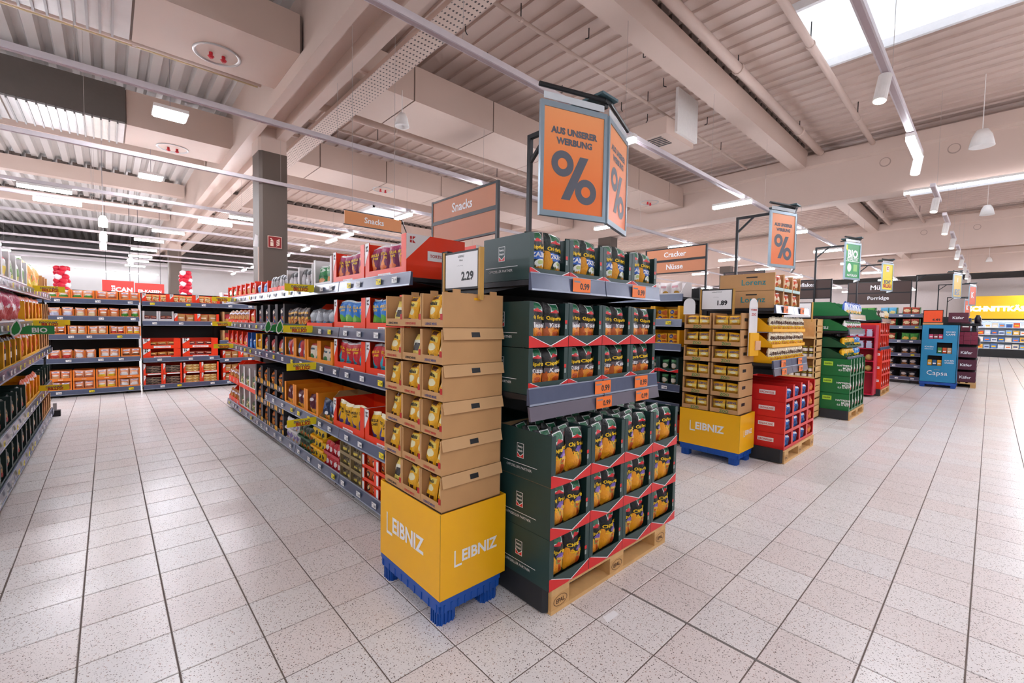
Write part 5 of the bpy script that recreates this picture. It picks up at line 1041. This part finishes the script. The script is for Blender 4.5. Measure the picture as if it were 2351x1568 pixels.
for i in range(4):
    for t in range(4): place('ER' if i < 3 else 'ERR', 5.6+.302*(i+.5), 1.53, .147+.183*t, 0, '%s in the %s tier of the peanut pallet' % (cols[i], ('bottom', 'second', 'third', 'top')[t]), 'cartons of peanuts', '%s carton, %s tier of the peanut pallet' % (cols[i], ('bottom', 'second', 'third', 'top')[t]))
    for t in range(3): place('YT', 5.5+.32*(i+.5), 1.66, 1.132+.178*t, 0, '%s in the %s row above the peanut pallet' % (cols[i], ('lower', 'middle', 'upper')[t]), 'yellow biscuit trays', '%s tray, %s row above the peanuts' % (cols[i], ('lower', 'middle', 'upper')[t]))
    if i < 3:
        for t in range(2): place('LO', 5.5+.325*(i+.5), 1.66, 1.757+.2*t, 0, '%s in the %s row on the peanut end' % (cols[i], ('lower', 'upper')[t]), 'brown crisp boxes', '%s crisp box, %s row on the peanut end' % (cols[i], ('lower', 'upper')[t]))
bluepal('blue plastic pallet under the far yellow biscuit tower', 5.09, 5.5, 1.83, 2.5)
sleeve('yellow display base lettered in white under the golden biscuit cartons, far', 5.09, 5.53, 1.82, 2.51, .141, .56, (.4, .05, .55), (.25, .1, .5))
for t in range(6):
    for c in range(2): place('LZ', 5.1, 1.835+.335*(c+.5), .562+.19*t, -PI/2, 'in %s tier, %s column of the far tower' % (('lowest', 'second', 'third', 'fourth', 'fifth', 'highest')[t], ('near', 'rear')[c]), 'cartons of the far biscuit tower', '%s tier, %s column of the far tower' % (('lowest', 'second', 'third', 'fourth', 'fifth', 'highest')[t], ('near', 'rear')[c]))
def round_board(label, x, y, z0, z1, wd, rot, cl, extra=False):
    r = thing('display_topper', label, 'display board', (x, y, z0), rot); a = wd/2; h_ = z1-z0
    pts = [(-a, 0), (a, 0), (a, h_-a)]+[(a*math.cos(PI*i/10), h_-a+a*math.sin(PI*i/10)) for i in range(1, 10)]+[(-a, h_-a)]
    mb = MB(); mb.prism(pts, -.004, .004, cl, 'Y'); put('board', mb.mesh('board'), parent=r)
    if extra:
        mb = MB(); mb.text('VITAMINE', (0, -.005, h_*.8), (1, 0, 0), (0, 0, 1), RINK, width=a*1.5, bold=.03); mb.text('ZOO', (0, -.005, h_*.72), (1, 0, 0), (0, 0, 1), RINK, width=a*1.1, bold=.03); put('lettering', mb.mesh('lettering'), parent=r)
        mb = MB(); mb.box(-a, a*1.2, -.02, .0, 0, h_*.4, YEL); mb.box(a*.2, a*1.5, -.03, -.02, h_*.1, h_*.26, P('skin_print', 'e8b890', .5)); put('panel', mb.mesh('panel'), parent=r)
round_board('white rounded board at the rear corner of the far biscuit tower', 5.1, 2.44, 1.68, 1.87, .14, -PI/2, WPRINT)
round_board('white and yellow rounded board on the near corner of the far tower', 5.3, 1.80, 1.22, 1.86, .17, -.15, WPRINT, True)

# crates with jars
JAR = P('jar_brown', '5a4a28', .25, 0, .15); LID = P('jar_lid', 'c8b83a', .35, .4); JL = P('jar_label', 'ece6da', .5)
mb = MB(); mb.lathe([(.0, 0), (.036, 0), (.038, .01), (.038, .07), (.03, .08)], JAR, 12); mb.lathe([(.0385, .015), (.0385, .06)], JL, 12); jm = mb.mesh('jar', True)
mb = MB(); mb.lathe([(.033, .078), (.033, .094), (0, .094)], LID, 12); lm = mb.mesh('lid')
for t in range(5):
    z = .02+.335*t
    r = thing('wooden_crate', 'wooden slatted crate holding jars, %s of its stack' % ('lowest', 'second', 'third', 'fourth', 'topmost')[t], 'crate', (8.62, 1.95, z), 0, 'crates of jars')
    for nm, b in (('bottom_slat', (0, .4, 0, .52, 0, .012)), ('rear_panel', (.39, .4, 0, .52, .012, .33)), ('side_slat', (0, .4, 0, .012, .0, .1)), ('side_slat', (0, .4, 0, .012, .12, .2)), ('side_slat', (0, .4, 0, .012, .22, .32)), ('side_slat', (0, .4, .508, .52, 0, .32)), ('front_slat', (-.012, 0, 0, .52, 0, .035)), ('corner_post', (0, .03, .0, .03, 0, .33)), ('corner_post', (.37, .4, .0, .03, 0, .33)), ('corner_post', (0, .03, .49, .52, 0, .33))):
        mb = MB(); mb.box(*b, WOOD); put(nm, mb.mesh(nm), parent=r)
    if t == 4: continue
    for j in range(5):
        for k in range(2 if t != 0 else 1):
            q = put('jam_jar', jm, (8.68+.0, 1.95+.07+.095*j, z+.015+.096*k), 0, None, '%s jar of the %s layer in the %s crate of the stack' % (ORD[j], ('lower', 'upper')[k], ('lowest', 'second', 'third', 'fourth', 'topmost')[t]), 'jar', 'jars in the crates'); put('lid', lm, parent=q)
# ------------------------------------------------------------------ muesli promotion end
e3 = endshelf('dark promotion end shelf full of green muesli trays', 9.75, 1.6, [1.02, 1.49, 1.745], H=2.0)
epal('wooden pallet under the tall green muesli boxes', 9.06, 1.535); bumper('black guard beside the pallet of muesli boxes', 9.06, 1.55)
MG = 'muesli cartons'
for i in range(5):
    for t in range(3): place('GM', 9.07+.242*(i+.5), 1.55, .147+.293*t, 0, '%s of the %s tier on the muesli pallet' % (SN[i], ('bottom', 'middle', 'top')[t]), MG, '%s box of the %s tier, muesli pallet' % (SN[i], ('bottom', 'middle', 'top')[t]))
    for t in range(2): place('GY' if i < 3 else 'GB', 9.12+.25*(i+.5), 1.63, 1.022+.19*t, 0, '%s in the %s row over the muesli pallet' % (SN[i], ('lower', 'upper')[t]), MG, '%s tray, %s row over the muesli pallet' % (SN[i], ('lower', 'upper')[t]))
    place('GT', 9.12+.25*(i+.5), 1.63, 1.492, 0, '%s on the lettered muesli board' % SN[i], MG, '%s tray on the lettered muesli board' % SN[i])
    if i < 4: place('GW', 9.12+.31*(i+.5), 1.63, 1.747, 0, '%s on the topmost muesli board' % SN[i], MG, '%s tray on the topmost muesli board' % SN[i])
# ------------------------------------------------------------------ red cereal promotion end
e4 = endshelf('dark promotion end shelf above the red cereal pallet', 13.6, 1.69, [1.08, 1.735], H=2.0)
epal('wooden pallet under the tall red cereal cartons', 12.95, 1.64); bumper('black guard beside the pallet of cereal cartons', 12.95, 1.65)
for i in range(4):
    for t in range(3): place('RX', 12.96+.302*(i+.5), 1.65, .147+.303*t, 0, '%s of the %s tier on the cereal pallet' % (cols[i], ('bottom', 'middle', 'top')[t]), 'red cereal cartons', '%s carton, %s tier on the cereal pallet' % (cols[i], ('bottom', 'middle', 'top')[t]))
    place('GK' if i < 2 else 'GC', 12.98+.315*(i+.5), 1.71, 1.737, 0, '%s over the red cereal shelf' % cols[i], 'red cereal cartons', '%s tray over the red cereal shelf' % cols[i])
for i in range(5):
    for t in range(2): place('RY', 13.0+.255*(i+.5), 1.71, 1.082+.293*t, 0, '%s in the %s row on the cereal end' % (SN[i], ('lower', 'upper')[t]), 'red cereal cartons', '%s carton, %s row on the cereal end' % (SN[i], ('lower', 'upper')[t]))
r = thing('display_tower', 'pink and red display tower beside the red cereal pallet', 'display', (12.55, 1.75, 0)); 
PINK = P('pink_display', 'c81f3f', .4)
mb = MB(); mb.box(.35, .38, 0, .5, .05, 1.62, PINK); put('rear_panel', mb.mesh('rear_panel'), parent=r)
for s, z in enumerate((.05, .55, .8, 1.08, 1.34)): mb = MB(); mb.box(0, .35, 0, .5, z, z+.02, PINK); put('shelf', mb.mesh('shelf'), parent=r)
mb = MB(); mb.box(.0, .38, -.02, 0, .05, 1.62, PINK); put('side_panel', mb.mesh('side_panel'), parent=r)
for s, z in enumerate((.57, .82, 1.1, 1.36)):
    for j in range(3):
        mb = MB(); m_ = (P('apple_ball', 'c8a85a', .4), P('apple_ball', 'c8a85a', .4), P('lilac_pack', 'c8cfe8', .4), P('lilac_pack', 'c8cfe8', .4))[s]
        if s < 2: mb.lathe([(0, 0), (.05, .02), (.065, .07), (.05, .12), (0, .14)], m_, 12)
        else: mb.prism([(-.06, -.05), (.06, -.05), (.065, 0), (.06, .05), (-.06, .05), (-.065, 0)], 0, .16, m_, 'Z'); mb.box(-.061, .061, -.051, .051, .12, .15, PINK)
        put('jar_pack' if s < 2 else 'coffee_pack', mb.mesh('pack', s < 2), (12.68, 1.85+.15*j, z+.003), 0, None, '%s %s on the %s shelf of the pink display tower' % (ORD[j], ('round golden pack', 'lilac pack')[s > 1], ORD[s]), 'pack', 'packs on the pink display tower')
# ------------------------------------------------------------------ muesli shelf facing us, counters beyond
for i in range(2): bay('dark cereal shelf bay facing the camera beyond the red pallet, %s' % ('nearer the main aisle', 'farther from it')[i], (16.7, 1.3+1.0*(i+.5), 0), -PI/2, .99, [.5, .82, 1.2, 1.6, 1.93], .15, 2.0, group='far cereal bays', cards=3, txt=('2.99', '1.79'))
for z, ks in ((1.932, (2, 1, 0, 2)), (1.602, (2, 2, 0, 2)), (1.202, (0, 2, 0, 1)), (.822, (3, 3, 3, 3)), (.502, (3, 3, 3, 3)), (.152, (3, 3, 3, 3))):
    nm = {1.932: 'top', 1.602: 'second', 1.202: 'third', .822: 'fourth', .502: 'fifth', .152: 'base'}[z]
    row('W', 16.715, z, [(1.32+.49*i, 1.79+.49*i, 'M%d' % k) for i, k in enumerate(ks)], 'the %s far cereal board' % nm, 'trays on the far cereal shelf')
CAPB = P('display_blue', '1f86b4', .4); r = thing('display_tower', 'tall blue display tower with three openings on a blue pallet', 'display', (16.2, .57, .15)); 
mb = MB(); OP = [(.28, .56, 1.14, 1.42), (.1, .39, .76, 1.05), (.28, .56, .43, .7)]
ys = sorted({0, .7, *[o[0] for o in OP], *[o[1] for o in OP]}); zs = sorted({0, 1.52, *[o[2] for o in OP], *[o[3] for o in OP]})
for a, b in zip(ys, ys[1:]):
    for c, d in zip(zs, zs[1:]):
        if not any(o[0] <= a and b <= o[1] and o[2] <= c and d <= o[3] for o in OP): mb.face([(0, b, c), (0, a, c), (0, a, d), (0, b, d)], CAPB)
mb.box(0, .6, 0, .01, 0, 1.52, CAPB); mb.box(0, .6, .69, .7, 0, 1.52, CAPB); mb.box(.59, .6, 0, .7, 0, 1.52, CAPB); mb.box(0, .6, 0, .7, 1.51, 1.52, CAPB); put('housing', mb.mesh('housing'), parent=r)
for i, o in enumerate(OP):
    mb = MB(); mb.box(.02, .55, o[0]-.01, o[1]+.01, o[2]-.01, o[2], DARK); mb.box(.3, .31, o[0], o[1], o[2], o[3], DARK); put('compartment', mb.mesh('compartment'), parent=r)
    for j in range(3):
        mb = MB(); m_ = P(('pack_pink', 'pack_tan', 'pack_amber')[i]+str(j), (('d8406a', '8a3a4a', 'd8507a'), ('d8b890', 'c8501f', '3a8a4a'), ('e8a81c', '1f5a8a', 'e8b03a'))[i][j], .4); mb.box(0, .12, -.04, .04, 0, .15 if i else .12, m_, front=None); mb.box(-.001, 0, -.03, .03, .04, .07, WPRINT)
        put('capsule_box', mb.mesh('capsule_box'), (16.26, .57+o[0]+.05+.093*j, .153+o[2]), 0, None, '%s coloured box in the %s opening of the blue tower' % (ORD[j], ('upper', 'middle', 'lower')[i]), 'box', 'boxes in the blue display tower')
mb = MB()
for tx, y, z in (('ICH BIN', .14, 1.33), ('CAFFÈ', .14, 1.27), ('ICH BIN', .54, .93), ('MIRACOLO', .54, .87), ('ICH BIN', .14, .58), ('SAMBESI', .14, .52)): mb.text(tx, (-.003, y, z), (0, -1, 0), (0, 0, 1), WPRINT, width=.17, bold=.01)
mb.text('Capsa', (-.003, .36, .22), (0, -1, 0), (0, 0, 1), WPRINT, width=.4, bold=.0); mb.text('Dallmayr', (-.003, .36, .32), (0, -1, 0), (0, 0, 1), P('gold_ink', 'c8b070', .5), width=.12); put('lettering', mb.mesh('lettering'), parent=r)
bluepal('blue plastic pallet under the blue display tower', 16.2, 16.8, .56, 1.27)
r = thing('price_sign', 'orange price card on brown carton above the blue tower', 'price sign', (16.2, .9, 1.72)); mb = MB(); mb.box(0, .02, -.03, .36, .0, .34, INK); put('board', mb.mesh('board'), parent=r)
mb = MB(); mb.box(-.004, 0, -.015, .345, .02, .325, P('orange_red_card', 'f2541c', .45)); mb.text('4.49', (-.006, .1, .08), (0, -1, 0), (0, 0, 1), INK, height=.07, bold=.03); put('price_card', mb.mesh('price_card'), parent=r)
mb = MB(); mb.box(0, .1, -.03, .36, -.055, .0, CARD); put('stand', mb.mesh('stand'), parent=r)
epal('wooden pallet under the maroon cartons', 16.85, .22, .47, .8)
for t in range(3): 
    for j in range(2): place('KF', 16.88, .42+.385*j, .147+.33*t, -PI/2, '%s from the aisle in the %s tier' % (ORD[j], ('bottom', 'middle', 'top')[t]), 'maroon cartons', 'x')
for i in range(4):
    for t in range(3): place('KG', 17.2, .3+.135*i, 1.15+.113*t, -PI/2, '%s from the aisle in the %s layer over the maroon cartons' % (cols[i], ('lower', 'middle', 'upper')[t]), 'wine red boxes', 'x')
place('KF', 17.0, .62, 1.74, -PI/2, 'standing alone above the wine red boxes', 'maroon cartons', 'x')
r = thing('counter', 'dark display counter beyond the maroon cartons', 'counter', (17.15, .2, 0)); mb = MB(); mb.box(.2, 2.2, .05, 1.2, 0, 1.12, BACKP); put('body', mb.mesh('body'), parent=r); mb = MB(); mb.box(.26, 2.2, .0, 1.2, 1.12, 1.14, DARK); put('top', mb.mesh('top'), parent=r); mb = MB(); mb.box(.0, 2.2, .0, 1.2, 1.66, 1.72, DARK); put('upper_shelf', mb.mesh('upper_shelf'), parent=r)
for b in ((.3, .36), (1.9, 1.96)): mb = MB(); mb.box(*b, .1, .16, 1.14, 1.66, DARK); put('support', mb.mesh('support'), parent=r)
for i in range(14):
    x = 17.3+.22*(i % 7); c = ('1f1a24', 'e8e4e0', '3a6a9a', '8a3a2a', 'c8b8a0', 'e8dcc8', '24405a')[(i*3) % 7]; mb = MB(); mb.lathe([(0, 0), (.06, .0), (.065, .14), (.04, .2), (.04, .22), (0, .23)], P('bottle_'+c, c, .3), 12)
    put('coffee_tin', mb.mesh('coffee_tin', True), (x, .26, 1.143 if i < 7 else 1.723), 0, None, '%s tin on the %s of the dark counter' % (ORD[i % 7], ('top', 'upper shelf')[i > 6]), 'tin', 'tins on the dark counter')
# farther promotion ends along the main aisle
FC = ['3a4a5a', '8a6a4a', '2a3a4a', 'c8c0b8', '5a3a2a', '3f5a3a', 'a83a2a', '2f3f6a', 'd8b86a', '6a2a3a', '4a6a8a', 'b8a890']
for k, x in enumerate((19.9, 23.6, 27.4, 31.2)):
    nm = ('first', 'second', 'third', 'fourth')[k]
    r = thing('far_promotion_end', '%s dark promotion end beyond the maroon cartons' % nm, 'shelf', (x, .42, 0), 0, 'promotion ends far down the main aisle')
    mb = MB(); mb.box(-.1, 1.3, .3, .9, 0, 1.95, BACKP); put('body', mb.mesh('body'), parent=r)
    for z in (.12, .6, 1.05, 1.5): mb = MB(); mb.box(-.1, 1.3, -.02, .3, z-.03, z, SHB); mb.box(-.1, 1.3, -.03, -.02, z-.06, z+.01, RAIL); put('shelf', mb.mesh('shelf'), parent=r)
    for i in range(5):
        for j, z in enumerate((.12, .6, 1.05, 1.5)):
            c = FC[(i*5+j*3+k) % 12]; mb = MB(); h_ = .3+.06*((i+j) % 3); mb.box(-.12, .12, -.1, .1, 0, h_, P('far_card_'+c, c, .5)); mb.box(-.09, .09, -.102, -.1, h_*.3, h_*.6, WPRINT); mb.box(-.121, -.12, -.07, .07, h_*.4, h_*.7, WPRINT)
            put('far_carton', mb.mesh('far_carton'), (x+.06+.26*i, .55, z+.003), 0, None, '%s carton on the %s board of the %s dark promotion end' % (ORD[i], ('base', 'second', 'third', 'top')[j], nm), 'carton', 'cartons far down the main aisle')
# cooled cheese wall at the end
CHS = P('cheese_yellow', 'fcc80c', .45, 0, .02)
r = thing('cooled_shelf', 'long cooled shelf under the yellow cheese banner', 'fridge', (37.4, -5, 0))
mb = MB(); mb.box(.6, 1.0, 0, 6.5, 0, 2.2, P('fridge_inside', 'c8d4e0', .5)); put('rear_panel', mb.mesh('rear_panel'), parent=r); mb = MB(); mb.box(0, .6, 0, 6.5, 0, .45, DARK); put('plinth', mb.mesh('plinth'), parent=r); mb = MB(); mb.box(-.1, 1, 0, 6.5, 2.1, 2.2, DARK); put('canopy', mb.mesh('canopy'), parent=r)
for z in (.5, .9, 1.3, 1.7): mb = MB(); mb.box(.0, .6, 0, 6.5, z-.03, z, P('fridge_shelf', 'd8dce0', .4)); put('shelf', mb.mesh('shelf'), parent=r)
mb = MB(); mb.box(.05, .15, .1, 6.4, 2.06, 2.1, E('fridge_light', 'eef4ff', 6)); put('strip_light', mb.mesh('strip_light'), parent=r)
cc = ['e8eef4', '5a86c8', 'f0e8d0', 'e85a2a', 'b8cfe8', 'f4f0ea', '3f6fb0', 'e8b84a', 'd8e4f0', '8ab0d8']
for i in range(23):
    for j, z in enumerate((.5, .9, 1.3, 1.7)):
        c = cc[(i*3+j*7+(i*j) % 3) % 10]; mb = MB(); hh = .2+.03*((i+j) % 3); mb.box(-.08, .08, -.12, .12, 0, hh, P('cheese_'+c, c, .4)); mb.box(-.082, -.08, -.08, .08, hh*.3, hh*.6, (WPRINT, CHS, BINK, LABORANGE)[(i+j) % 4])
        put('cheese_pack', mb.mesh('cheese_pack'), (37.55, -4.8+.275*i, z+.003), 0, None, '%s pack from the right on the %s board of the cooled shelf' % (ORD[i] if i < 16 else 'last but '+ORD[22-i] if i < 22 else 'last', ('lowest', 'second', 'third', 'top')[j]), 'cheese', 'packs in the cooled shelf')
r = thing('wall_banner', 'bright yellow banner with white capital letters above the cooled shelf', 'banner', (37.3, -5, 2.2)); mb = MB(); mb.box(0, .1, 0, 6.0, 0, 1.3, CHS); put('board', mb.mesh('board'), parent=r)
mb = MB(); mb.text('SCHNITTKÄSE', (-.012, 4.79, .6), (0, -1, 0), (0, 0, 1), E('lit_letters', 'fffdf0', 1.2), width=2.4, bold=.05); put('lettering', mb.mesh('lettering'), parent=r)
mb = MB(); mb.box(20, 42, -12, 38, 0, 0.01, GROUT)
mb = MB(); mb.box(38.5, 38.7, -14, 20, 0, 4.6, P('far_partition', 'b8aeaa', .8)); struct('wall_far', mb)
mb = MB(); mb.box(30, 38.4, -2.2, 12, 2.55, 3.4, P('bulkhead_dark', '3a3638', .7)); 
# ------------------------------------------------------------------ rear: checkout signs, balloon columns, fire signs, paper scrap
SRED = P('sign_red', 'd83a30', .5, 0, .02)
def redsign(label, x0, x1, y, z0, z1, tx, kbox):
    r = thing('checkout_sign', label, 'sign', (x0, y, z0)); w_ = x1-x0; h_ = z1-z0; mb = MB(); mb.box(0, w_, 0, .04, 0, h_, SRED); put('board', mb.mesh('board'), parent=r)
    mb = MB()
    if kbox: mb.face([(w_*.28, -.003, h_*.3), (w_*.4, -.003, h_*.3), (w_*.4, -.003, h_*.68), (w_*.28, -.003, h_*.68)], WPRINT); klogo(mb, (w_*.34, h_*.49), lambda a, b: (a, -.005, b), .1, SRED)
    mb.text(tx, (w_*(.62 if kbox else .5), -.004, h_*.45), (1, 0, 0), (0, 0, 1), WPRINT, height=h_*.3, bold=.04, maxw=w_*.8); put('lettering', mb.mesh('lettering'), parent=r)
    for t in (.1, w_-.1): mb = MB(); mb.tube((t, .02, h_), (t, .02, 5.98-z0), .006, BLACK, 5); put('hanger', mb.mesh('hanger'), parent=r)
redsign('red checkout sign with emblem and the word scan', -.12, .68, 20, 2.2, 2.74, 'SCAN', True); redsign('red checkout sign next to the scan sign', .71, 1.5, 20, 2.2, 2.7, 'EB-KASSEN', False)
RBAL = P('balloon_red', 'c81030', .3); WBAL = P('balloon_white', 'ece0e2', .3)
mb = MB(); mb.lathe([(.0, -.11), (.02, -.1), (.07, -.06), (.1, .02), (.09, .07), (.05, .1), (0, .11)], RBAL, 12); br = mb.mesh('balloon', True); mb = MB(); mb.lathe([(.0, -.11), (.02, -.1), (.07, -.06), (.1, .02), (.09, .07), (.05, .1), (0, .11)], WBAL, 12); bw = mb.mesh('balloon', True)
for n, (x, z1) in enumerate(((-1.05, 3.12), (2.12, 3.15))):
    r = thing('balloon_column', 'red and white balloon column %s' % ('left of the red checkout signs', 'right of the taupe rear column')[n], 'balloons', (x, 20.0, 1.6))
    mb = MB(); mb.tube((0, 0, -1.6), (0, 0, z1-1.6), .02, WHITE, 6); put('pole', mb.mesh('pole'), parent=r)
    i = 0; z = .1
    while z < z1-1.6:
        for j in range(4):
            a = j*PI/2+i*.5; put('balloon', bw if (j == i % 4) else br, (.11*math.cos(a), .11*math.sin(a), z), a, r)
        z += .13; i += 1
r = thing('fire_sign', 'red fire extinguisher sign on the taupe column', 'sign', (2.29, 8.985, 2.845)); mb = MB(); mb.box(-.118, .118, 0, .008, 0, .215, P('sign_edge', 'e8c8b8', .5)); put('plate', mb.mesh('plate'), parent=r)
mb = MB(); DKR = P('fire_red', '8f1a16', .5); mb.box(-.108, .108, -.002, 0, .01, .205, DKR); PAL = P('pale_symbol', 'f0dcc8', .5)
mb.box(-.075, -.025, -.004, -.002, .03, .13, PAL); mb.box(-.065, -.035, -.004, -.002, .13, .15, PAL); mb.box(-.08, -.05, -.004, -.002, .155, .17, PAL); mb.box(-.075, -.025, -.0045, -.004, .1, .112, DKR)
for i in range(4): mb.face([(.02+.0*i, -.004, .03+.03*i), (.08, -.004, .06+.03*i), (.075, -.004, .085+.03*i), (.03, -.004, .05+.03*i)], PAL)
put('symbol', mb.mesh('symbol'), parent=r)
r = thing('extinguisher_bracket', 'small white bracket sign at the side of the taupe column', 'sign', (2.02, 9.1, 2.85)); mb = MB(); mb.prism([(-.06, 0), (.02, 0), (.02, .2), (-.02, .22)], 0, .01, WPRINT, 'Y'); put('plate', mb.mesh('plate'), parent=r); mb = MB(); mb.tube((.03, 0, 0), (.03, 0, -.9), .015, STEEL, 6); put('pipe', mb.mesh('pipe'), parent=r)
mb = MB(); mb.face([(0, 0, .002), (.1, -.03, .002), (.11, 0, .006), (.03, .035, .004)], WPRINT); mb.face([(0, 0, .001), (.03, .035, .003), (.11, 0, .005), (.1, -.03, .001)], WPRINT)
put('paper_scrap', mb.mesh('paper_scrap'), (1.88, 1.28, 0), .3, None, 'small white paper scrap lying on the tiled floor', 'paper')
for sx, nm in ((1.55, 'snack'), (-.62, 'noodle')):
    r = thing('rack_foot', 'dark square foot at the far end of the %s gondola' % nm, 'rack foot', (sx+.1 if sx > 0 else sx, 9.0 if sx > 0 else 9.6, 0)); mb = MB(); mb.box(-.06, .06, 0, .1, 0, .09, DARK); put('block', mb.mesh('block'), parent=r); mb = MB(); mb.box(-.02, .02, .02, .06, .09, .2, GREY); put('stem', mb.mesh('stem'), parent=r)
